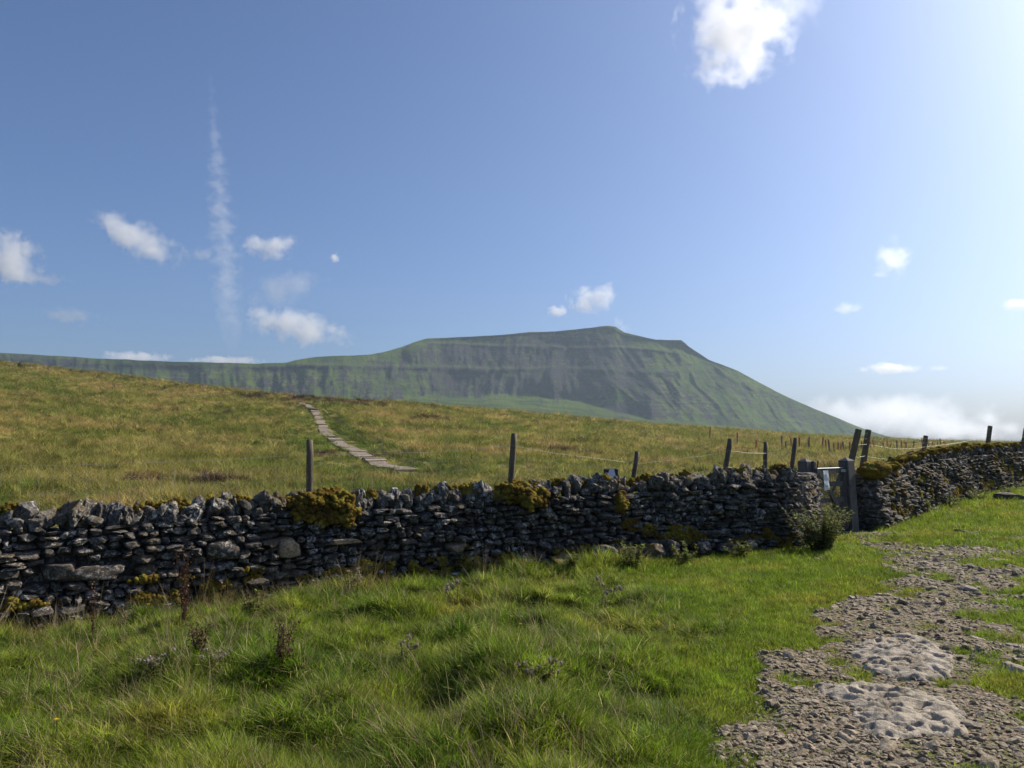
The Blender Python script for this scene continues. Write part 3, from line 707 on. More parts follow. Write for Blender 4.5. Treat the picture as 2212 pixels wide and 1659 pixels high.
def make_fence(posts, label, wires, netrows, group='post and wire fences', start=None, end=None, netgap=.16, wr=.0018, wm='wire'):
    # posts: (xtop, ytop, xbase, D, radius, square); wires: drop below the post top
    P0 = pt(posts[0][0], posts[0][1], posts[0][3]); root = empty('wire_fence', (P0[0], P0[1], float(zgr(P0[0], P0[1])))); tag(root, label, 'fence', group)
    inv = -np.array(root.location); tops = []
    for (xt, yt, yb, xb, D, r, sq) in posts:
        T_ = np.array(pt(xt, yt, D)); B_ = np.array(pt(xb, yb, D)); d = (B_ - T_) / abs(B_[2] - T_[2]); zg = float(zgr(T_[0], T_[1])) - .25
        base = T_ + d * (T_[2] - zg); smooth_post('fence_post', base, T_, r, root, sq); tops.append((T_, d, r))
    wb = MB(); nb = MB()
    seq = list(tops)
    if start is not None: seq = [(np.array(start), np.array([0, 0, -1.0]), .05)] + seq
    if end is not None: seq = seq + [(np.array(end), np.array([0, 0, -1.0]), .05)]
    for (a, da, ra), (b, db, rb) in zip(seq[:-1], seq[1:]):
        ln = np.linalg.norm(a - b); dirn = (b - a) / ln; side = np.array([0, -1, 0]) * .05
        ws = []
        for j, w_ in enumerate(wires):
            Pw = wire_path(a + da * w_ + side, b + db * w_ + side, .012 * ln * (1 + j * .1), .014, max(20, int(ln * 12))); ws.append(Pw)
            wb.tube(Pw + inv, wr, 4, False)
        for w_ in netrows:
            Pw = wire_path(a + da * w_ + side, b + db * w_ + side, .012 * ln, .012, max(20, int(ln * 8))); nb.tube(Pw + inv, .0011, 3, False)
        if netrows:
            m = max(2, int(ln / netgap)); lo, hi = min(list(wires) + list(netrows)), max(netrows)
            for i in range(1, m):
                k = i / m; A = a + da * lo + (b + db * lo - a - da * lo) * k + side; B = a + da * hi + (b + db * hi - a - da * hi) * k + side
                A = A - [0, 0, .012 * ln * 4 * k * (1 - k)]; B = B - [0, 0, .012 * ln * 4 * k * (1 - k)] + rng.normal(0, .012, 3)
                mid = (A + B) / 2 + rng.normal(0, .01, 3); nb.tube(np.array([A, mid, B]) + inv, .0010, 3, False)
    wb.build('strand_wire', M[wm], root)
    if netrows: nb.build('wire_netting', M['wire_dull'], root)
    return root
make_fence([(-330, 960, 1060, -330, 7.6, .05, False), (669, 950, 1056, 669, 10.9, .05, False), (1111, 936, 1040, 1103, 12.7, .05, False), (1377, 975, 1027, 1369, 13.9, .042, False)],
           'post and wire fence of round posts standing behind the long wall, left half', [.20], [.36, .52, .68, .84], 'post and wire fences', wr=.002, wm='wire_dull')
make_fence([(1578, 948, 1012, 1567, 14.6, .05, False), (1654, 955, 1005, 1653, 15.6, .043, False), (1719, 946, 1022, 1709, 15.2, .043, False)],
           'post and wire fence with one leaning post and bright wires just left of the gate', [.22, .52, .80], [.37, .66], 'post and wire fences', start=pt(1377, 975, 13.9))
make_fence([(1855, 927, 1000, 1838, 15.6, .047, True), (1876, 928, 1005, 1864, 16.1, .045, True), (2000, 941, 970, 1996, 21.5, .045, True), (2139, 920, 958, 2134, 24.0, .05, True), (2216, 925, 958, 2210, 27.0, .05, True), (2330, 925, 958, 2326, 31, .05, True)],
           'post and wire fence of square leaning posts behind the mossy wall right of the gate', [.30, .55, .8, 1.05], [.08, .19], 'post and wire fences', netgap=.14)

# ------------------------------------------------------------------ gate and its posts
def P2(x, y, D): return np.array(pt(x, y, D))
GL, GR_ = np.array(pt(1762, 1010, 14.5)), np.array(pt(1826, 1010, 15.0))
gd = GR_ - GL; gd[2] = 0; GW = np.linalg.norm(gd); gd /= GW; gn = np.array([gd[1], -gd[0], 0]); ang = math.atan2(gd[1], gd[0])
ztop = 1.06; zg = float(zgr(*GL[:2]))
Rg = rot(0, 0, ang)
gate = empty('wooden_gate', (GL[0], GL[1], zg)); tag(gate, 'narrow weathered wooden field gate with a diagonal brace and a white notice on it', 'gate')
def gbox(name, x0, x1, z0, z1, t=.035, off=0, mat='gatewood', parent=gate, bevel=.004):
    mb = MB(); base = np.array(parent.location if parent.parent is None else parent.parent.location)
    c = GL + gd * (x0 + x1) / 2 + gn * off; c[2] = (z0 + z1) / 2; mb.box(c - base, (abs(x1 - x0), t, abs(z1 - z0)), Rg, bevel)
    return mb.build(name, M[mat], parent)
gbox('stile', 0, .075, zg + .08, ztop, .07); gbox('stile', GW - .08, GW, zg + .08, ztop + .02, .07)
gbox('rail', .08, GW - .085, ztop - .09, ztop, .04)
for zz in (.80, .56, .38, .2): gbox('rail', .08, GW - .085, zg + (ztop - zg) * zz - .09, zg + (ztop - zg) * zz, .028)
def gbar(name, a, b, wd, t, off, mat='gatewood'):
    mb = MB(); A = GL + gd * a[0] + gn * off; A[2] = a[1]; B = GL + gd * b[0] + gn * off; B[2] = b[1]
    z = (B - A); l = np.linalg.norm(z); z /= l; y = gn; x = np.cross(y, z); mb.box((A + B) / 2 - np.array(gate.location), (wd, t, l), np.stack([x, y, z], 1), .004); return mb.build(name, M[mat], gate)
gbar('brace', (.06, ztop - .08), (GW - .02, zg + .16), .07, .024, .036)
gbar('brace', (GW - .1, ztop - .1), (GW * .5, zg + (ztop - zg) * .56), .06, .024, -.032)
gbox('metal_strap', .02, GW - .02, ztop + .001, ztop + .012, .05, 0, 'galv')
pl = gbox('latch_plate', GW - .2, GW + .05, ztop - .075, ztop - .025, .008, .045, 'galv')
for k in range(3):
    mb = MB(); c = GL + gd * (GW - .16 + k * .09) + gn * .052; c[2] = ztop - .05; mb.tube(np.array([c, c + gn * .004]) - np.array(gate.location), .011, 8); o = mb.build('bolt_hole', M['black'], pl)
    o.parent = pl
gbox('hinge_plate', .02, .12, zg + .74, zg + .80, .008, .05, 'galv')
mb = MB(); c = GL + gd * .06; c[2] = ztop; mb.tube(np.array([c, c + [0.0, 0, .08], c + [.01, 0, .15]]) - np.array(gate.location), [.012, .012, .018], 8); mb.build('latch_lever', M['black'], gate, True)
# notice hanging on the gate
nt = empty('notice', (GL[0] + gd[0] * .2, GL[1] + gd[1] * .2, ztop)); tag(nt, 'tall narrow white laminated notice hung on the wooden gate', 'sign')
mb = MB(); cN = GL + gd * .225 + gn * .065; cN[2] = ztop - .215; Rn = Rg @ rot(0, R(-4), 0)
n_s = 13; sheet = []; 
for iz in range(n_s):
    for ix in range(5):
        lx = (ix / 4 - .5) * .155; lz = (iz / (n_s - 1) - .5) * .37; ly = .004 * math.sin(iz * 1.1 + ix * .8) + .003 * math.sin(ix * 2.1)
        sheet.append((lx, ly, lz))
sheet = np.array(sheet); ss = []
for d_ in (0, .002): ss.append(sheet + [0, d_, 0])
V = np.concatenate(ss) @ Rn.T + cN - np.array(nt.location); Q = []
for iz in range(n_s - 1):
    for ix in range(4):
        a = iz * 5 + ix; Q += [(a, a + 1, a + 6, a + 5), (a + 65 + 5, a + 65 + 6, a + 65 + 1, a + 65)]
obj('sheet', V, np.array(Q), M['white'], nt, True)
mk = MB()
def mark(x0, z0, x1, z1, w_=.004):
    A = np.array([x0, -.0085, z0]); B = np.array([x1, -.0085, z1]); d = B - A; l = np.linalg.norm(d); d /= l
    Mx = np.stack([np.cross([0, 1, 0], d), [0, 1, 0], d], 1); mk.box(((A + B) / 2) @ Rn.T + cN - np.array(nt.location), (w_, .001, l), Rn @ Mx)
for a in ((-.03, .14, -.012, .06), (-.008, .145, .02, .07), (.022, .15, .05, .05), (-.045, .12, -.03, .08)): mark(*a, .005)
for z_ in (.03, .0, -.02, -.05, -.065): mark(-.055, z_, .055 - .02 * rng.random(), z_ + .004, .0035)
mark(.02, -.13, .02, -.09, .018); mark(-.02, -.12, -.02, -.095, .014); mark(-.045, -.12, -.045, -.095, .01); mark(-.06, -.155, .06, -.15, .003)
mk.build('printed_marks', M['ink'], nt)
def gpost(name, label, x0, x1, yt, D, cap='pyr', lean=0, t=None, zb=None, wood='gatewood', depthk=1, cat='gate post', grp='gate posts'):
    A = np.array(pt(x0, yt, D)); B = np.array(pt(x1, yt, D)); wd = B[0] - A[0]; c = (A + B) / 2; g = float(zgr(c[0], c[1])) - .2 if zb is None else zb
    root = empty(name, (c[0], c[1], g)); tag(root, label, cat, grp); H = c[2] - g; ch_ = .05 if cap else 0
    mb = MB(); mb.box((0, 0, (H - ch_) / 2), (wd, wd * depthk, H - ch_), rot(0, 0, ang), bevel=.012); mb.build('shaft', M[wood], root)
    if cap:
        hw = wd / 2; V = np.array([(hw, hw, 0), (-hw, hw, 0), (-hw, -hw, 0), (hw, -hw, 0), (hw * .93, hw * .93, .012), (-hw * .93, hw * .93, .012), (-hw * .93, -hw * .93, .012), (hw * .93, -hw * .93, .012), (.0, 0, ch_ + .02)]) @ rot(0, 0, ang).T + [0, 0, H - ch_ + .001]
        obj('cap', V, [np.array([(i, (i + 1) % 4, 4 + (i + 1) % 4, 4 + i) for i in range(4)]), np.array([(4 + i, 4 + (i + 1) % 4, 8) for i in range(4)])], M[wood], root, False)
    root.rotation_euler = (0, lean, 0)
    return root
gpost('gate_post', 'thick square timber gate post with a pointed top on the left of the gate', 1728, 1751, 992, 14.6)
gpost('gate_post', 'slim dark timber post tight against the left side of the gate', 1753, 1761, 996, 14.55, cap=None)
gpost('gate_post', 'massive square timber gate post on the right that the gate closes against', 1823, 1847, 990, 15.05, lean=R(-2.5))
gpost('gate_post', 'small slim post behind the massive right gate post', 1816, 1824, 996, 15.25, cap=None)
gpost('stile_post', 'short leaning timber stub with a pointed cap in the gap left of the gate', 1710, 1727, 1036, 13.35, lean=R(4), cat='post', grp=None)
st = hit(1842, 1141)
stp = st if st is not None else np.array([6.3, 14, -.2])
mb = MB(); mb.box((0, 0, .03), (.75, .42, .16), rot(0, 0, ang), .02); o = mb.build('step_stone', M['slab'], None); o.location = (stp[0], stp[1], stp[2]); tag(o, 'flat worn stone step on the ground in front of the gate', 'step')
# little dark box with a pale face beyond the wall
bp = np.array(pt(1320, 1026, 13.6)); mk_ = empty('marker_box', tuple(bp)); tag(mk_, 'small dark square box with a pale slanting face poking up behind the wall', 'box')
mb = MB(); mb.box((0, .03, -.35), (.25, .1, .92), None, .01); mb.build('casing', M['black'], mk_)
V = np.array([(-.03, -.026, .10), (.05, -.026, .10), (.09, -.026, -.08), (-.09, -.026, -.08), (-.03, -.036, .10), (.05, -.036, .10), (.09, -.036, -.08), (-.09, -.036, -.08)])
obj('pale_face', V, np.array([(4, 7, 6, 5), (0, 1, 2, 3), (0, 4, 5, 1), (1, 5, 6, 2), (2, 6, 7, 3), (3, 7, 4, 0)]), M['white'], mk_, False)

# ------------------------------------------------------------------ tree guards on the moor
def tree_guard():
    root = empty('tree_guard'); n = 10; an = np.arange(n) / n * 2 * math.pi; ring = np.stack([np.cos(an), np.sin(an)], 1)
    V = []; 
    for r, z in ((.085, 0), (.083, .6), (.086, 1.2), (.095, 1.215), (.078, 1.2), (.076, .2)): V += [(a * r, b * r, z) for a, b in ring]
    Q = [(i * n + j, i * n + (j + 1) % n, (i + 1) * n + (j + 1) % n, (i + 1) * n + j) for i in range(5) for j in range(n)]
    obj('tube', np.array(V), np.array(Q), M['tube'], root)
    mb = MB(); mb.box((.085, .0, .62), (.03, .03, 1.3), None, .004); mb.build('stake', M['post'], root); return root
g0 = tree_guard(); first = True
TG = [(1534, 956), (1593, 962), (1632, 972), (1690, 974), (1697, 976), (1712, 972), (1719, 974), (1728, 972), (1745, 972), (1751, 978), (1775, 973), (1786, 975), (1793, 980), (1801, 980), (1810, 979), (1817, 980), (1824, 980), (1835, 979), (1846, 979), (1853, 978), (1861, 977),
      (1881, 976), (1890, 975), (1909, 974), (1916, 976), (1921, 975), (1938, 975), (1947, 975), (1953, 974), (1958, 975), (1973, 973), (1995, 972), (2008, 972), (2012, 971), (2025, 971), (2031, 970), (2041, 970), (2049, 970), (2056, 969), (2066, 969), (2073, 968), (2078, 969), (2084, 968), (2091, 968), (2096, 967), (2102, 967), (2110, 967),
      (2123, 965), (2130, 966), (2140, 965), (2149, 964), (2155, 965), (2161, 964), (2170, 964), (2176, 963), (2188, 963), (2192, 963), (2203, 962), (2209, 962)]
for i, (x, y) in enumerate(TG):
    h = hit_behind(x + rng.uniform(-1.5, 1.5), y + rng.uniform(-2, 2))
    if h is None or h[1] > 110: h = np.array([*pt(x, y, 70)[:2], 0]); h[2] = float(zgr(h[0], h[1]))
    o = g0 if first else copy_tree(g0); first = False
    hp = np.interp(x, [1534, 1700, 1900, 2100, 2212], [25, 27, 20, 18, 13]) * rng.uniform(.82, 1.15)
    sc = hp / F * h[1] / 1.2; sc = min(max(sc, .45), 1.35)
    o.location = (h[0], h[1], h[2] + .12 * sc); o.scale = (sc ** .5, sc ** .5, sc); o.rotation_euler = (rng.normal(0, .06), rng.normal(.04, .09), rng.uniform(0, 6.28))
    if i == 0: lab = 'orange tree guard standing alone at the far left of the planting'
    elif i == 1: lab = 'orange tree guard above the leaning fence post left of the gate'
    elif x < 1765: lab = 'one of the orange brown tree guards in rough grass left of the gate'
    elif x < 1870: lab = 'one of the orange brown tree guards seen above the gate'
    elif x < 2002: lab = 'one of the brown tree guards between the leaning posts and the next fence post'
    elif x < 2140: lab = 'one of the dark crowded tree guards along the skyline above the mossy wall'
    else: lab = 'one of the small dark tree guards against the sky at the right edge'
    tag(o, lab, 'tree guard', 'tree guards planted on the moor')

# ------------------------------------------------------------------ two small trees on the left skyline
def small_tree(x, y, hpx, wpx, label):
    D = 205.0
    h = hit_behind(x, y + 3); 
    if h is None: h = np.array([*pt(x, y, D)[:2], 0]); h[2] = float(zgr(h[0], h[1]))
    H = hpx / F * h[1]; Wd = wpx / F * h[1]
    root = empty('small_tree', tuple(h)); tag(root, label, 'tree', 'small trees on the left skyline')
    mb = MB(); mb.tube(np.array([(0, 0, -.1), (.05, 0, H * .3), (0, 0, H * .85)]), [H * .04, H * .03, H * .01], 6)
    for i in range(6):
        a = rng.uniform(0, 6.28); z = H * rng.uniform(.3, .7); mb.tube(np.array([(0, 0, z), (math.cos(a) * Wd * .35, math.sin(a) * Wd * .35, z + H * .12)]), [H * .015, H * .006], 4)
    mb.build('trunk', M['post'], root)
    n = 900; V = []; T = []
    for i in range(n):
        k = rng.uniform(0, 1) ** .8; z = H * (.22 + .78 * k); r = Wd * .5 * (1 - k) ** .6 * (1 + .3 * math.sin(k * 20)) * math.sqrt(rng.uniform(.1, 1)); a = rng.uniform(0, 6.28)
        c = np.array([r * math.cos(a), r * math.sin(a), z]); d = rng.normal(0, 1, (3, 3)) * H * .03; V += [c + d[0], c + d[1], c + d[2]]; T.append((3 * i, 3 * i + 1, 3 * i + 2))
    obj('crown', np.array(V), np.array(T), M['leaf_dark'], root, False)
small_tree(42, 796, 16, 13, 'larger bushy dark tree on the left skyline of the moor')
small_tree(152, 803, 9, 9, 'smaller round dark tree on the skyline, right of the larger one')

# ------------------------------------------------------------------ flagstone path over the moor
FP = [(880, 1019), (868, 1016), (840, 1012), (815, 1003), (790, 990), (765, 976), (745, 966), (728, 956), (712, 943), (700, 930), (691, 914), (686, 900), (680, 889), (668, 880), (655, 873), (640, 869)]
pw = np.array([hit_behind(x, y) for x, y in FP if hit_behind(x, y) is not None]); dl = np.concatenate([[0], np.cumsum(np.hypot(np.diff(pw[:, 0]), np.diff(pw[:, 1])))])
mb = MB(); q = 0
while q < dl[-1]:
    ln = rng.uniform(.7, 1.3) * (1 + q / 90); qc = q + ln / 2; q += ln + .02
    x = np.interp(qc, dl, pw[:, 0]); y = np.interp(qc, dl, pw[:, 1]); x2 = np.interp(qc + .6, dl, pw[:, 0]); y2 = np.interp(qc + .6, dl, pw[:, 1]); a = math.atan2(y2 - y, x2 - x)
    z = float(zgr(x, y)); z2 = float(zgr(x2, y2)); sl_ = math.atan2(z2 - z, .6)
    wd = rng.uniform(.85, 1.1)
    off = rng.uniform(-.05, .05)
    mb.box((x - math.sin(a) * off, y + math.cos(a) * off, z + .03 + rng.uniform(-.015, .015)), (ln, wd, .16), rot(0, 0, a + rng.normal(0, .03)) @ rot(rng.normal(0, .015), -sl_, 0), .015)
fp = mb.build('flagstone_path', M['slab']); tag(fp, kind='structure')

# ------------------------------------------------------------------ gravel path sheet
pl_w = [hit(x, min(y, 1658)) for x, y in PATH_L]
pl_w = [p for p in pl_w if p is not None]
poly = [(p[0], p[1]) for p in pl_w] + [(1.9, 2.0), (14, 2.0), (16, 12.0), (9.4, 12.6), (7.9, 14.2), (6.9, 14.6)]
poly = np.array(poly)
def sdf_poly(X, Y, P):
    X = np.asarray(X, float); Y = np.asarray(Y, float); d = np.full(X.shape, 1e9); ins = np.zeros(X.shape, bool); n = len(P)
    for i in range(n):
        x1, y1 = P[i]; x2, y2 = P[(i + 1) % n]; ex, ey = x2 - x1, y2 - y1; t = np.clip(((X - x1) * ex + (Y - y1) * ey) / (ex * ex + ey * ey + 1e-12), 0, 1)
        d = np.minimum(d, np.hypot(X - x1 - t * ex, Y - y1 - t * ey))
        cnd = (y1 > Y) != (y2 > Y); xi = (x2 - x1) * (Y - y1) / (y2 - y1 + 1e-12) + x1; ins ^= cnd & (X < xi)
    return np.where(ins, d, -d)
# barest places, in world plan (x, y, radius)
bare = []
for (x, y, r) in ((1858, 1153, .8), (1885, 1162, .8), (1900, 1185, .9), (1960, 1210, 1.0), (2020, 1225, 1.0), (1960, 1270, .8), (1985, 1310, .7), (1900, 1330, .55), (1830, 1360, .5), (1740, 1440, .5), (1700, 1600, .75), (1790, 1600, .8), (1900, 1640, .5), (1680, 1650, .6), (1930, 1440, .7), (1960, 1540, .7), (2140, 1230, .7), (2100, 1190, .7), (2190, 1400, .5), (2200, 1600, .5), (2120, 1360, .4), (2180, 1520, .35), (2050, 1340, .5)):
    h = hit(x, min(y, 1655))
    if h is not None: bare.append((h[0], h[1], r))
def path_m(X, Y):
    sd_ = sdf_poly(X, Y, poly); b = np.zeros(np.shape(X))
    for bx, by, r in bare: b = np.maximum(b, np.exp(-((X - bx) ** 2 + ((Y - by) * .8) ** 2) / (r * r)))
    n = fbm2(np.asarray(X) * 1.5, np.asarray(Y) * 1.5, 4, 91)
    return np.clip(sd_ / .35, -1, .0) + b * .9 + n * 1.6 + 1.5 * fbm2(np.asarray(X) * 4.2, np.asarray(Y) * 4.2, 3, 97) - .46 - .25 * sstep(.55, .8, np.asarray(X) / np.maximum(Y, 1))
gxp = np.arange(1.0, 15, .035); gyp = np.concatenate([np.arange(2.2, 8, .035), np.arange(8, 16, .06)])
PX_, PY_ = np.meshgrid(gxp, gyp); pm = path_m(PX_, PY_)
gz = zgr(PX_, PY_); off = np.clip(pm, -.35, .35) * .07 + .004 * fbm2(PX_ * 8, PY_ * 8, 2, 3)
ii = np.arange(PX_.size).reshape(PX_.shape); Q = np.stack([ii[:-1, :-1], ii[:-1, 1:], ii[1:, 1:], ii[1:, :-1]], -1).reshape(-1, 4)
keep = (pm.ravel()[Q] > -.35).any(1); Q = Q[keep]; used = np.unique(Q); rm = np.full(PX_.size, -1); rm[used] = np.arange(len(used))
pth = obj('gravel_path', np.stack([PX_, PY_, gz + off + .006], -1).reshape(-1, 3)[used], rm[Q], M['path']); tag(pth, kind='structure')

# bedrock outcrops in the path
def outcrop(pts, label, hgt_=.05):
    W = np.array([hit(x, y)[:2] for x, y in pts]); x0, y0 = W.min(0) - .1; x1, y1 = W.max(0) + .1
    gx_ = np.arange(x0, x1, .012); gy_ = np.arange(y0, y1, .012); X, Y = np.meshgrid(gx_, gy_); sd_ = sdf_poly(X, Y, W) + .07 * fbm2(X * 5, Y * 5, 3, 7)
    pits = np.minimum(0, .32 - np.abs(noise2(X * 9, Y * 14, 5) + .5 * noise2(X * 20, Y * 28, 6))); n1 = fbm2(X * 3.5, Y * 6, 3, 8)
    pit = -np.maximum(0, noise2(X * 6.5, Y * 8, 15) - .15) * .16 - np.maximum(0, noise2(X * 13, Y * 16, 16) - .15) * .07 + .02 * noise2(X * 9, Y * 14, 19)
    pit = -.04 * sstep(.22, .5, noise2(X * 11 + Y * 2, Y * 17, 15)) - .028 * sstep(.2, .5, noise2(X * 21, Y * 30, 16)) - .02 * sstep(.05, .0, np.abs(fbm2(X * 2.3, Y * 3, 3, 37))) + .028 * np.abs(noise2(X * 10 + Y * 3, Y * 14, 19)) + .016 * fbm2(X * 25, Y * 25, 3, 29)
    z = zgr(X, Y) + .035 + hgt_ * .5 * sstep(-.03, .16, sd_) + .022 * n1 + pit - .10 * sstep(.0, -.07, sd_)
    ii = np.arange(X.size).reshape(X.shape); Q = np.stack([ii[:-1, :-1], ii[:-1, 1:], ii[1:, 1:], ii[1:, :-1]], -1).reshape(-1, 4)
    kp = (sd_.ravel()[Q] > -.09).all(1); Q = Q[kp]; us = np.unique(Q); r_ = np.full(X.size, -1); r_[us] = np.arange(len(us))
    c = np.array([W[:, 0].mean(), W[:, 1].mean(), float(zgr(*W.mean(0)))])
    o = obj('rock_outcrop', np.stack([X, Y, z], -1).reshape(-1, 3)[us] - c, r_[Q], M['bedrock']); o.location = c; tag(o, label, 'rock', 'worn bedrock outcrops in the path'); return W
OC = [outcrop([(1880, 1392), (1960, 1378), (2020, 1395), (2052, 1425), (2055, 1468), (1990, 1480), (1900, 1462), (1840, 1430), (1850, 1405)], 'upper of two pale pitted bedrock patches in the gravel path'),
      outcrop([(1770, 1492), (1860, 1490), (1960, 1498), (2030, 1516), (2092, 1566), (2070, 1598), (1960, 1604), (1900, 1616), (1850, 1590), (1850, 1540), (1780, 1516)], 'lower and larger of two pale pitted bedrock patches in the gravel path')]
for (x, y, wpx, hpx, mt, lab) in ((2091, 1280, 34, 14, 'rock', 'pale humped rock on the thin grass at the right of the path'), (2188, 1456, 46, 20, 'rock', 'large pale rock by the right edge of the picture'), (1996, 1222, 34, 9, 'rock', 'flat pale rock among the gravel near the top of the path'),
                            (2092, 1156, 40, 9, 'stone', 'dark earthy lump on the grass beyond the path'), (2186, 1082, 70, 8, 'stone', 'flat dark slab in the grass near the right edge'), (1932, 1155, 14, 6, 'rock', 'small pale stone at the edge of the gate shadow'),
                            (1960, 1200, 26, 7, 'rock', 'thin pale flake of rock just below the gate shadow'), (2150, 1215, 30, 9, 'rock', 'low brownish rock on the worn grass right of the path'), (1975, 1345, 16, 8, 'rock', 'small stone beside a grass patch in the middle of the path'),
                            (2080, 1440, 22, 9, 'rock', 'rock just right of the upper bedrock patch'), (2110, 1385, 30, 9, 'rock', 'long low rock above the right bedrock edge'), (2195, 1405, 30, 12, 'rock', 'grey rock half buried at the right edge'),
                            (1633, 1526, 10, 9, 'rock', 'lone small stone on the turf left of the gravel'), (1600, 1585, 16, 14, 'rock', 'pointed stone at the left margin of the gravel'), (1719, 1478, 16, 10, 'rock', 'rounded cobble at the head of the gravel bank'),
                            (2020, 1510, 24, 10, 'rock', 'cobble between the two bedrock patches'), (2205, 1590, 40, 18, 'rock', 'dark-sided rock low at the right edge'), (1870, 1655, 26, 14, 'rock', 'cobble at the bottom edge in the gravel'), (1745, 1630, 30, 16, 'rock', 'largest cobble in the gravel bank at the bottom')):
    h = hit(x, min(y, 1657)); 
    if h is None: continue
    wd = wpx / F * h[1]; loose_rock('loose_rock', h, (wd * 1.1, wd * .8, max(hpx / F * h[1] * 1.3, wd * .3)), M[mt], lab, 'rock', 'loose rocks about the path')
for (x, y, wpx, hpx, lab) in ((1135, 1190, 36, 12, 'fallen rubble stone at the wall foot below the second moss cushion'), (1215, 1196, 52, 26, 'fallen mossy stone at the wall foot'), (1255, 1200, 40, 22, 'pale fallen stone among moss below the marker box'), (1300, 1192, 60, 26, 'long mossy fallen stone'), (1350, 1186, 44, 24, 'mossy fallen stone lying against the wall'),
                             (1400, 1182, 60, 26, 'broad golden mossed stone at the wall foot'), (1450, 1178, 44, 30, 'dark fallen stone beside the broad mossed stone'), (1520, 1176, 40, 22, 'tan fallen block at the wall foot'), (1570, 1178, 46, 14, 'flat fallen slab at the wall foot'), (1620, 1174, 40, 14, 'flat fallen stone nearest the stile')):
    h = hit(x, y)
    if h is None: continue
    D = float(wallY(h[0])) - .62; P0 = np.array(pt(x, y, D)); P0[2] = float(zgr(P0[0], P0[1])) + .10; wd = wpx / F * D
    loose_rock('fallen_stone', P0, (wd, wd * .7, hpx / F * D * 1.2), M['stone_far'], lab + ('' if 'foot' in lab else ', by the wall foot'), 'stone', 'stones fallen from the wall', sink=.1)

# ------------------------------------------------------------------ scattered vegetation by geometry nodes
def src_collection(name, objs):
    c = bpy.data.collections.new(name)
    for o in objs: c.objects.link(o)
    return c
def blades(name, n, rad, h, wd, bend, mat, lean=(0, 0), segs=3, hv=.35):
    V = []; Q = []; T = []
    for i in range(n):
        a = rng.uniform(0, 6.28); r = rad * math.sqrt(rng.random()); bx, by = r * math.cos(a), r * math.sin(a)
        H = h * rng.uniform(1 - hv, 1 + hv); fa = a + rng.normal(0, .9); b = bend * rng.uniform(.4, 1.5) * H; ws = rng.uniform(.7, 1.3) * wd / 2
        tw = rng.uniform(0, 6.28); px, py = math.cos(tw), math.sin(tw); k0 = len(V)
        for sgi in range(segs):
            k = sgi / segs; zz = H * k * (1 - .25 * k * bend); o = b * k * k; x = bx + math.cos(fa) * o + lean[0] * zz; y = by + math.sin(fa) * o + lean[1] * zz; w2 = ws * (1 - .75 * k)
            V += [(x - px * w2, y - py * w2, zz), (x + px * w2, y + py * w2, zz)]
        k = 1; zz = H * (1 - .25 * bend); V.append((bx + math.cos(fa) * b + lean[0] * zz, by + math.sin(fa) * b + lean[1] * zz, zz))
        for sgi in range(segs - 1): Q.append((k0 + 2 * sgi, k0 + 2 * sgi + 1, k0 + 2 * sgi + 3, k0 + 2 * sgi + 2))
        T.append((k0 + 2 * segs - 2, k0 + 2 * segs - 1, k0 + 2 * segs))
    return obj(name, np.array(V), [np.array(Q), np.array(T)], mat, None, False, link=False)
def scatter(name, P, rots, scl, idx, coll):
    me = mesh_data(name, P, np.zeros((0, 3), int), attrs={'srot': rots, 'sscl': scl, 'sidx': np.asarray(idx, np.int32)})
    o = bpy.data.objects.new(name, me); COL.objects.link(o)
    g = bpy.data.node_groups.new(name, 'GeometryNodeTree')
    g.interface.new_socket('Geometry', in_out='INPUT', socket_type='NodeSocketGeometry'); g.interface.new_socket('Geometry', in_out='OUTPUT', socket_type='NodeSocketGeometry')
    gi, go = g.nodes.new('NodeGroupInput'), g.nodes.new('NodeGroupOutput')
    ci = g.nodes.new('GeometryNodeCollectionInfo'); ci.inputs['Collection'].default_value = coll; ci.inputs['Separate Children'].default_value = True; ci.inputs['Reset Children'].default_value = True
    ip = g.nodes.new('GeometryNodeInstanceOnPoints'); ip.inputs['Pick Instance'].default_value = True
    def na(n, t):
        a = g.nodes.new('GeometryNodeInputNamedAttribute'); a.data_type = t; a.inputs['Name'].default_value = n; return [s_ for s_ in a.outputs if s_.enabled and s_.name == 'Attribute'][0]
    g.links.new(gi.outputs[0], ip.inputs['Points']); g.links.new(ci.outputs[0], ip.inputs['Instance'])
    g.links.new(na('sidx', 'INT'), ip.inputs['Instance Index']); g.links.new(na('srot', 'FLOAT_VECTOR'), ip.inputs['Rotation']); g.links.new(na('sscl', 'FLOAT_VECTOR'), ip.inputs['Scale'])
    g.links.new(ip.outputs[0], go.inputs[0])
    m = o.modifiers.new('scatter', 'NODES'); m.node_group = g
    tag(o, kind='stuff'); return o
WIND = (-.18, -.04)
gt = [blades('a%d' % i, 44, .060, .15, .0075, .7, M['grass'], WIND) for i in range(3)] + [blades('a3', 44, .08, .12, .0075, 1.15, M['grass'], WIND)] \
   + [blades('b%d' % i, 46, .07, .042, .0055, .6, M['lawn'], (0, 0), 2, .6) for i in range(2)] + [blades('c0', 9, .05, .42, .0042, .35, M['straw'], WIND), blades('c1', 14, .07, .26, .004, .6, M['straw'], WIND)]
gc = src_collection('verge tufts', gt)
def on_wall(X, Y): return np.abs(Y - wallY(X)) < .30
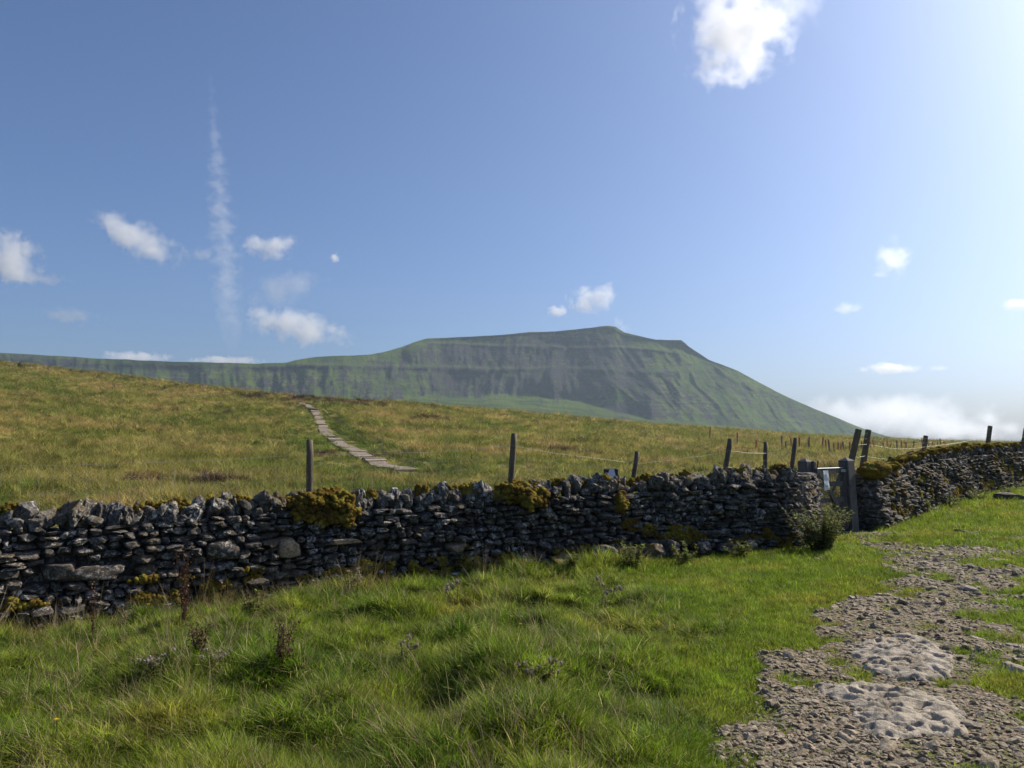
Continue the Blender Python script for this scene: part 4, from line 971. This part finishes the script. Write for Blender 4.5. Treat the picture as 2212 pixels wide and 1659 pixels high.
# verge grass (in front of the wall)
def verge():
    n = 175000
    Yv = 2.2 + (27 - 2.2) * rng.random(n) ** 2.1; Xv = (rng.random(n) - .5) * 2 * (.78 * Yv + 1.8)
    # extra density for turf near
    ok = (Yv < wallY(Xv) - .34); Xv, Yv = Xv[ok], Yv[ok]
    pm_ = path_m(Xv, Yv); rw = rough_w(Xv, Yv); inpath = sstep(-.35, .4, pm_) * (Xv > .9) * (Yv < 16)
    ok = rng.random(len(Xv)) > inpath * .80; 
    for W in OC: ok &= sdf_poly(Xv, Yv, W) < -.02
    Xv, Yv, rw, inpath, pm_ = Xv[ok], Yv[ok], rw[ok], inpath[ok], pm_[ok]
    Z = zgr(Xv, Yv); m = len(Xv)
    long_ = rng.random(m) < rw * .93
    thin = long_ & (rng.random(m) < .45); kp = ~thin; Xv, Yv, Z, rw, long_, pm_, inpath = [a[kp] for a in (Xv, Yv, Z, rw, long_, pm_, inpath)]; m = len(Xv)
    idx = np.where(long_, rng.integers(0, 4, m), rng.integers(4, 6, m))
    dryp = sstep(.15, .6, fbm2(Xv * .9, Yv * .9, 3, 101)); dr = long_ & (rng.random(m) < .02 + .10 * dryp + .13 * (Xv < -1.2) * sstep(1.8, .6, wallY(Xv) - Yv) + .06 * (Xv < -2)); idx = np.where(dr, rng.integers(6, 8, m), idx)
    near_wall = sstep(1.6, .5, wallY(Xv) - Yv)
    hs = .25 + .40 * rw + .80 * sstep(-.12, .32, fbm2(Xv * 1.9, Yv * 1.9, 3, 111)) * rw + .35 * near_wall * (Xv < 4.5)
    ed = 1 - (.40 * sstep(-1.1, -.1, pm_ ) + .25 * inpath) * (Xv > .9) * (sdf_poly(Xv, Yv, poly) > -.5)
    sz = np.where(long_, np.clip(hs * (.80 + .2 * near_wall), .28, 1.4), (.75 + .5 * rng.random(m)) * (1 + .9 * rw)) * ed * rng.uniform(.8, 1.2, m)
    far_ = np.clip(Yv / 7, 1, 2.4); sx = np.where(long_, .9 * far_ ** .7, far_) 
    rots = np.stack([rng.normal(0, .3, m), rng.normal(0, .3, m), rng.normal(0, .9, m)], 1)
    rots[:, 2] = np.where(long_, rots[:, 2], rng.uniform(0, 6.28, m))
    scatter('verge_grass', np.stack([Xv, Yv, Z - .01], 1), rots, np.stack([sx, sx, sz * np.where(long_, 1, far_ ** .35)], 1), idx, gc)
verge()
# moor tussocks (behind the wall)
mt = [blades('a%d' % i, 55, .20, .34, .014, .75, M['moor'], WIND, 2) for i in range(3)] + [blades('b0', 50, .2, .26, .014, .8, M['moor_green'], WIND, 2)] + [blades('c0', 60, .24, .26, .012, .5, M['heather'], (0, 0), 2, .5)] + [blades('d0', 40, .12, .6, .012, .25, M['rush'], WIND, 2)]
mt += [blades('e0', 60, .2, .30, .011, .8, M['moor_straw'], WIND, 2)]
mc = src_collection('moor tufts', mt)
HEA = [hit_behind(x, y) for x, y in ((452, 1042), (345, 1035), (485, 1040), (700, 868), (720, 866), (760, 872), (800, 870), (640, 862), (560, 856), (935, 905), (700, 985), (1210, 975), (1260, 985), (830, 985))]
FPW = pw[:, :2]
def moor():
    n = 75000; lo, hi = 9.0, 245.0
    e = .45; D = (lo ** e + (hi ** e - lo ** e) * rng.random(n)) ** (1 / e); U = (rng.random(n) - .5) * 2 * .98; X = U * D + rng.normal(0, .6, n)
    wy = wallY(X); ok = D > wy + .45; X, D = X[ok], D[ok]
    dmin = np.full(len(X), 9e9)
    for i in range(len(FPW) - 1):
        x1, y1 = FPW[i]; ex, ey = FPW[i + 1] - FPW[i]; t = np.clip(((X - x1) * ex + (D - y1) * ey) / (ex * ex + ey * ey), 0, 1); dmin = np.minimum(dmin, np.hypot(X - x1 - t * ex, D - y1 - t * ey))
    ok = dmin > .66; X, D, dmin = X[ok], D[ok], dmin[ok]; m = len(X); Z = zgr(X, D)
    idx = rng.integers(0, 3, m)
    gp = sstep(-.05, .3, fbm2(X * .05, D * .08, 3, 201)); idx = np.where(rng.random(m) < gp * .75 + .6 * (dmin < 3.5), 3, idx)
    idx = np.where(rng.random(m) < .55 * sstep(.28, .5, fbm2(X * .07, D * .07, 3, 203)) + .3 * sstep(.75, 1, D / np.interp(X / D, cu[:, 0], cu[:, 1])) * (X < -15), 4, idx)
    wb_ = D - wallY(X); st_ = sstep(9, 2, wb_) * .55 + .5 * sstep(.05, .4, fbm2(X * .06 + 9, D * .1, 3, 231)); idx = np.where(rng.random(m) < st_ * (dmin > 3), 6, idx)
    for h in HEA:
        if h is not None: idx = np.where((np.hypot(X - h[0], (D - h[1]) * .6) < h[1] * .02 + .25), 4, idx)
    rr = (dmin > .9) & (dmin < 3.2) & (X > np.interp(D, FPW[:, 1], FPW[:, 0])); idx = np.where(rr & (rng.random(m) < .45), np.where(rng.random(m) < .5, 5, 3), idx)
    rz = (np.abs(X / D - .42) < .10) & (D < 34) & (D > 17); idx = np.where(rz & (rng.random(m) < .6), 5, idx)
    cl = fbm2(X * .8, D * .55, 3, 207); sz = np.clip((D / 20) ** .35, .8, 1.7) * (.35 + .75 * sstep(-.15, .25, cl)) * rng.uniform(.75, 1.25, m) * np.where(idx == 5, .8, 1)
    sz = np.where(dmin < 3, sz * .6, sz)
    sx = np.clip((D / 20) ** .62, .9, 3.6) * rng.uniform(.8, 1.25, m)
    rots = np.stack([rng.normal(0, .28, m), rng.normal(0, .28, m), rng.normal(0, .9, m)], 1)
    scatter('moor_grass', np.stack([X, D, Z - .03], 1), rots, np.stack([sx, sx, sz], 1), idx, mc)
moor()
# gravel
gs = []
for i in range(6):
    P, T = rock_unit(2, .3, 7, .1, depth=.7); gs.append(obj('g%d' % i, P * .5, T, M['gravel'], None, False, link=False))
gvc = src_collection('gravel stones', gs)
def gravel():
    n = 260000; X = 1.0 + 13 * rng.random(n) ; Y = 2.3 + 12.5 * rng.random(n) ** 2.0
    pm_ = path_m(X, Y); ok = (rng.random(n) < sstep(-.35, .6, pm_) * (.30 + .70 * np.exp(-((X - hb[0]) ** 2 + (Y - hb[1]) ** 2) / 1.4)) + .05 * (pm_ > -1.0)) & (Y < wallY(X) - .6)
    for W in OC: ok &= (sdf_poly(X, Y, W) < .03) | (rng.random(n) < .04)
    X, Y, pm_ = X[ok], Y[ok], pm_[ok]; m = len(X); Z = zgr(X, Y) + np.clip(pm_, -.35, .35) * .07 + .008
    bank = np.exp(-((X - hb[0]) ** 2 + (Y - hb[1]) ** 2) / .8)
    sz = rng.lognormal(-4.25, .5, m) * (1 + .55 * bank) * np.clip(Y / 5, .9, 2.0); sz = np.clip(sz, .010, .085)
    scatter('gravel', np.stack([X, Y, Z], 1), np.stack([rng.normal(0, .3, m), rng.normal(0, .3, m), rng.uniform(0, 6.28, m)], 1), np.stack([sz * rng.uniform(1, 1.8, m), sz, sz * rng.uniform(.3, .7, m)], 1), rng.integers(0, 6, m), gvc)
hb = hit(1740, 1610)
gravel()

# ------------------------------------------------------------------ individual weeds and thistles
def leafv(V, T, c, d, up, ln, wd):
    d = d / (np.linalg.norm(d) + 1e-9); s_ = np.cross(d, up); s_ /= np.linalg.norm(s_) + 1e-9; k = len(V)
    V += [c, c + d * ln * .5 + s_ * wd / 2, c + d * ln + [0, 0, -ln * .15], c + d * ln * .5 - s_ * wd / 2]; T += [(k, k + 1, k + 2), (k, k + 2, k + 3)]
def plant(name, P0, H, Wd, label, cat, group=None, stems=6, leaf=(.05, .022), nl=40, leafmat='weed', stemmat='dead', heads=None, seed_cluster=0, lean=0):
    root = empty(name, tuple(P0)); tag(root, label, cat, group); mb = MB(); V = []; T = []; HV = MB()
    for i in range(stems):
        a = rng.uniform(0, 6.28); sp_ = Wd / 2 * rng.uniform(.1, 1) if stems > 1 else .02; h = H * rng.uniform(.65, 1)
        n = 7; k = np.linspace(0, 1, n)[:, None]; C = np.array([[math.cos(a) * sp_ * .3, math.sin(a) * sp_ * .3, -.05]]) + np.concatenate([math.cos(a) * sp_ * k ** 1.3 + lean * k * k * h, math.sin(a) * sp_ * k ** 1.3, (h + .05) * k], 1)
        C[1:-1] += rng.normal(0, .008, (n - 2, 3)); mb.tube(C, np.linspace(.0055, .0022, n), 4)
        for j in range(int(nl)):
            kk = rng.uniform(.12, 1); c = np.array([np.interp(kk, k[:, 0], C[:, q_]) for q_ in range(3)]); an = rng.uniform(0, 6.28)
            d = np.array([math.cos(an), math.sin(an), rng.uniform(-.2, .8)]); s_ = rng.uniform(.6, 1.3) * (1.15 - .6 * kk)
            leafv(V, T, c, d, np.array([0, 0, 1.0]), leaf[0] * s_, leaf[1] * s_)
        if seed_cluster:
            for j in range(seed_cluster):
                kk = rng.uniform(.35, 1); c = np.array([np.interp(kk, k[:, 0], C[:, q_]) for q_ in range(3)]) + rng.normal(0, .02, 3) * np.array([1, 1, .6]); d = rng.normal(0, 1, 3); leafv(V, T, c, d, np.array([0, .3, 1.0]), .02, .016)
        if heads:
            for j in range(rng.integers(2, 4)):
                c = C[-1] + rng.normal(0, .025, 3); P, T2 = ICO[2]; HV.add(P * np.array([.008, .008, .012]) * heads + c, (), T2)
                for q_ in range(14): d = rng.normal(0, 1, 3); d[2] = abs(d[2]); d /= np.linalg.norm(d); HV.tube(np.array([c, c + d * .024 * heads]), [.0022, .0008], 3, False)
    mb.build('stems', M[stemmat], root)
    if V: obj('leaves', np.array(V), np.array(T), M[leafmat], root, False)
    if heads: HV.build('seed_heads', M['fluff'], root, True)
    return root
def gp(x, y):
    h = hit(x, y); return h
# dead dock stalks
for (x, yb, hpx, lab) in ((200, 1420, 150, 'tallest rusty brown dead dock stalk near the left edge, in front of the wall'), (105, 1345, 115, 'dead brown dock stalk close to the wall at the far left'), (400, 1345, 120, 'branched brown dead dock against the wall'),
                          (432, 1415, 55, 'thin dead dock stalk in grass below the branched one'), (605, 1440, 75, 'dark dead stalk standing in mid grass right of the branched dock'), (360, 1480, 50, 'short dead stalk low in the grass at the left')):
    h = gp(x, yb); plant('dock_stalk', h, 1.35 * hpx / F * h[1], .16, lab, 'weed', 'dead dock stalks', stems=2 if 'ranched' not in lab else 6, nl=9, leaf=(.06, .02), leafmat='dead', seed_cluster=int(hpx * .75))
# thistles
for (x, yb, hpx, hd, lab) in ((985, 1320, 65, 1.9, 'thistle with the largest cluster of fluffy pale seed heads, near the wall'), (870, 1440, 60, 1.2, 'thistle with small pale heads deep in the middle grass'), (1305, 1330, 72, 1.5, 'white-headed thistle below the fallen mossy stones'), (330, 1500, 105, 1.2, 'prickly thistle with one pale head left of centre grass'),
                              (770, 1300, 75, 1.2, 'upright thistle at the wall foot under the golden moss'), (455, 1475, 75, 1.1, 'low thistle in the left grass, left of centre'), (1170, 1470, 50, 1.0, 'brown-headed thistle in the rough middle grass')):
    h = gp(x, yb); plant('thistle', h, hpx / F * h[1], .22, lab, 'thistle', 'thistles in the verge', stems=4, nl=16, leaf=(.08, .022), heads=hd)
# leafy weeds
for (x, yb, hpx, wpx, st_, lab) in ((1772, 1194, 104, 155, 54, 'big bushy nettle clump beside the gate'), (1742, 1165, 80, 46, 14, 'darker leafy weeds squeezed between stile post and gate'), (540, 1340, 62, 62, 9, 'dark green spiky weed at the wall foot'), (1405, 1215, 66, 36, 7, 'pale green upright weed against the wall by the mossed stones'),
                               (1365, 1230, 60, 70, 9, 'brownish leggy weeds below the wall right of the white thistle'), (1600, 1210, 42, 60, 8, 'low leafy weeds on the turf near the stile'), (1465, 1195, 46, 46, 7, 'straggly weed in front of the fallen stones'), (760, 1290, 50, 24, 3, 'thin leafy stem rising by the wall under the moss'), (995, 1245, 66, 40, 5, 'pale leaved weed climbing the wall foot at centre'),
                               (2000, 1112, 34, 60, 12, 'leggy nettles at the foot of the mossy wall'), (2050, 1098, 30, 60, 12, 'wide nettle patch further along the mossy wall'), (2110, 1080, 26, 50, 9, 'nettles far along the mossy wall'), (1950, 1130, 30, 44, 8, 'grassy weeds at the start of the mossy wall'), (2170, 1072, 22, 40, 7, 'farthest weeds under the mossy wall'),
                               (1240, 1240, 48, 60, 9, 'tangled weeds in front of the rubble at the wall foot'), (1480, 1225, 50, 60, 8, 'tangled brown and green weeds on the bank by the turf'), (1810, 1030, 40, 70, 22, 'bright green leafy plant seen through the gate bars')):
    h = gp(x, yb) if yb > 1040 else np.array([*pt(x, 1100, 16.2)[:2], -.15]); 
    if h is None: continue
    Hh = hpx / F * h[1] if yb > 1040 else .95
    plant('leafy_weed', h, Hh, wpx / F * h[1], lab, 'weed', 'leafy weeds', stems=st_, nl=60, leaf=(.08, .045), seed_cluster=12 if 'brown' in lab or 'nettle' in lab else 0)
# small yellow flowers
def flower(x, y, lab):
    h = gp(x, y); root = empty('dandelion', tuple(h)); tag(root, lab, 'flower', 'small yellow flowers in the grass'); mb = MB(); H = .17; mb.tube(np.array([(0, 0, 0), (.005, 0, H)]), .0015, 4); mb.build('stem', M['weed'], root)
    V = []; T = []
    for i in range(26): a = i / 26 * 6.28 * 2; leafv(V, T, np.array([.005, 0, H]), np.array([math.cos(a), math.sin(a), .25 + .4 * (i > 13)]), np.array([0, 0, 1.0]), .017, .006)
    obj('petals', np.array(V), np.array(T), M['yellow'], root, False)
flower(1123, 1392, 'yellow flower in the middle of the rough grass'); flower(990, 1497, 'yellow flower lower down in the middle grass'); flower(318, 1342, 'yellow flower near the wall at the left'); flower(118, 1627, 'yellow flower in the bottom left corner')

# ------------------------------------------------------------------ clouds
def mat_cloud(name, dens, cut=.5, soft=.22, freq=1.0, aniso=.3, streak=False, amp=2.4):
    # noise runs in real space: the object's pass index holds the size of its billows in metres
    t = NT(name); tc = t.n('TexCoord'); oi = t.n('ObjectInfo')
    p = tc.outputs['Object']; ln = t.n('VectorMath', _operation='LENGTH'); t.put(ln.inputs[0], p)
    inv = t.math('DIVIDE', 1.0, oi.outputs['Object Index'])
    wp = t.n('VectorMath', _operation='SCALE'); t.put(wp.inputs[0], t.geo()); t.put(wp.inputs['Scale'], inv); q = wp.outputs[0]
    if streak:
        mp = t.n('Mapping'); t.put(mp.inputs[0], q); mp.inputs['Scale'].default_value = (.8, .8, 1.15); q = mp.outputs[0]
    n = t.noise(q, freq, 6, .62, .3)
    if streak:
        sx = t.n('SeparateXYZ'); t.put(sx.inputs[0], p)
        r2 = t.math('SQRT', t.math('ADD', t.math('POWER', sx.outputs['X'], 2.0), t.math('POWER', sx.outputs['Y'], 2.0)))
        fall = t.math('SUBTRACT', 1.0, t.math('DIVIDE', r2, t.math('MULTIPLY_ADD', sx.outputs['Z'], .42, .58))); endf = t.math('SUBTRACT', 1.0, t.math('POWER', t.math('ABSOLUTE', sx.outputs['Z']), 3.0))
        d = t.math('ADD', t.math('MULTIPLY', fall, .62), t.math('MULTIPLY', t.math('SUBTRACT', n, .5), amp))
        f = t.math('MULTIPLY', t.ramp(d, [(cut, 0), (cut + soft, 1)]), endf)
    else:
        d = t.math('ADD', t.math('SUBTRACT', 1.0, ln.outputs['Value']), t.math('MULTIPLY', t.math('SUBTRACT', n, .5), amp))
        f = t.ramp(d, [(cut, 0), (cut + soft, 1)])
    v = t.n('VolumePrincipled'); v.inputs['Color'].default_value = (1, 1, 1, 1); v.inputs['Anisotropy'].default_value = aniso
    t.put(v.inputs['Density'], t.math('DIVIDE', t.math('MULTIPLY', f, dens), t.math('MULTIPLY', oi.outputs['Object Index'], 1.0))); t.t.links.new(v.outputs[0], t.out.inputs['Volume'])
    return t.m
M['cloud'] = mat_cloud('cumulus', 1.4, .32, .5, aniso=.5)
M['cloud_thin'] = mat_cloud('thin cloud', .45, .34, .55, aniso=.6)
M['cloud_bank'] = mat_cloud('low cloud bank', .85, .30, .5, aniso=.7)
M['contrail'] = mat_cloud('contrail vapour', .27, .04, .75, streak=True, amp=2.4)
def cloud(x, y, wpx, hpx, label, mat='cloud', tilt=0, name='cloud', Dk=None):
    X, Y, Z = ray(x, y); el = Z / Y; D = Dk or min(max(1500 / max(el, .02), 3000), 9000)
    c = np.array(pt(x, y, D)); k = D / F; V, T = ICO[3]; w_, h_ = wpx * k / 2 * 1.5, hpx * k / 2 * 1.5
    o = obj(name, V, T, M[mat], None, True); o.location = c; o.scale = (w_, max(w_ * .6, h_), h_); o.pass_index = int(k * (10 + .28 * min(wpx, hpx * 2))); o.rotation_euler = (0, R(tilt), 0); tag(o, label, 'cloud', 'clouds'); return o
cloud(1590, 70, 200, 190, 'largest brilliant white cloud at the top of the sky, right of centre', tilt=10)
cloud(1690, 20, 190, 90, 'wispy upper right lobe of the big white cloud at the top', 'cloud_thin')
cloud(22, 560, 90, 105, 'white cloud cut by the left edge of the sky', tilt=10)
cloud(85, 603, 110, 22, 'flat wisp trailing right from the left edge cloud', 'cloud_thin')
cloud(300, 518, 175, 66, 'ragged white cloud slanting down left of the vapour trail', tilt=28)
cloud(432, 550, 70, 26, 'small faint puff touching the left of the vapour trail', 'cloud_thin')
cloud(580, 532, 112, 46, 'small white cloud just right of the vapour trail')
cloud(610, 622, 150, 60, 'faint wispy veil below the small cloud right of the vapour trail', 'cloud_thin', tilt=-18)
cloud(723, 556, 22, 18, 'tiny lone white scrap in mid sky')
cloud(640, 708, 190, 58, 'long oval white cloud above the left ridge', tilt=10)
cloud(152, 684, 115, 30, 'thin flat cloud low over the left ridge', 'cloud_thin', tilt=6)
cloud(290, 772, 130, 22, 'low cloud bank peeping over the left ridge')
cloud(490, 779, 130, 16, 'low bright cloud peeping over the ridge under the vapour trail')
cloud(1278, 642, 84, 58, 'small bright cloud just above the summit', tilt=-15)
cloud(1206, 672, 40, 26, 'tiny puff left of the cloud above the summit')
cloud(1346, 704, 42, 30, 'faint wisp touching the summit on its right', 'cloud_thin', tilt=30)
cloud(1922, 797, 105, 22, 'small bright flat cloud right of the mountain')
cloud(2030, 796, 44, 12, 'very small flat cloud beside the bright flat one', 'cloud_thin')
cloud(1925, 897, 350, 80, 'wide pale cloud bank on the horizon right of the mountain', 'cloud_bank')
cloud(2050, 930, 330, 50, 'lowest pale haze cloud over the right hand moor', 'cloud_thin')
cloud(1925, 560, 62, 80, 'faint upright wisp in the bright right sky', 'cloud_thin', tilt=-20)
cloud(1830, 667, 66, 26, 'faint smudge of cloud in the bright right sky', 'cloud_thin')
cloud(2200, 657, 60, 26, 'small white cloud cut by the right edge', 'cloud')
D = 6500.0
A = np.array(pt(452, 150, D)); B = np.array(pt(503, 765, D)); mid = (A + B) / 2; V, T = ICO[4]
o = obj('vapour_trail', V, T, M['contrail']); dv = Vector(B - A); o.location = mid; o.pass_index = int(D / F * 22); o.rotation_euler = dv.to_track_quat('Z', 'Y').to_euler(); o.scale = (44 / F * D, 44 / F * D, dv.length / 2); tag(o, 'tall feathery vapour trail standing upright in the left sky', 'vapour trail')

# ------------------------------------------------------------------ haze
t = NT('thin summer haze'); v = t.n('VolumePrincipled'); v.inputs['Color'].default_value = (.66, .82, 1, 1); v.inputs['Density'].default_value = .000095; v.inputs['Anisotropy'].default_value = .2
t.t.links.new(v.outputs[0], t.out.inputs['Volume'])
zmin = float(min(GZ.min(), P3[..., 2].min())) - 1; zmax = float(P3[..., 2].max()) + 15
mb = MB(); mb.box((0, 0, 0), (7400, 4700, zmax - zmin)); hz = mb.build('haze', t.m); hz.location = (0, 2200, (zmin + zmax) / 2); tag(hz, kind='stuff')
print('haze box', zmin, zmax, 'ground pts', len(GX.ravel()), 'gy', gy.min(), gy.max(), 'mountain y', P3[..., 1].max(), P3[..., 0].min(), P3[..., 0].max())
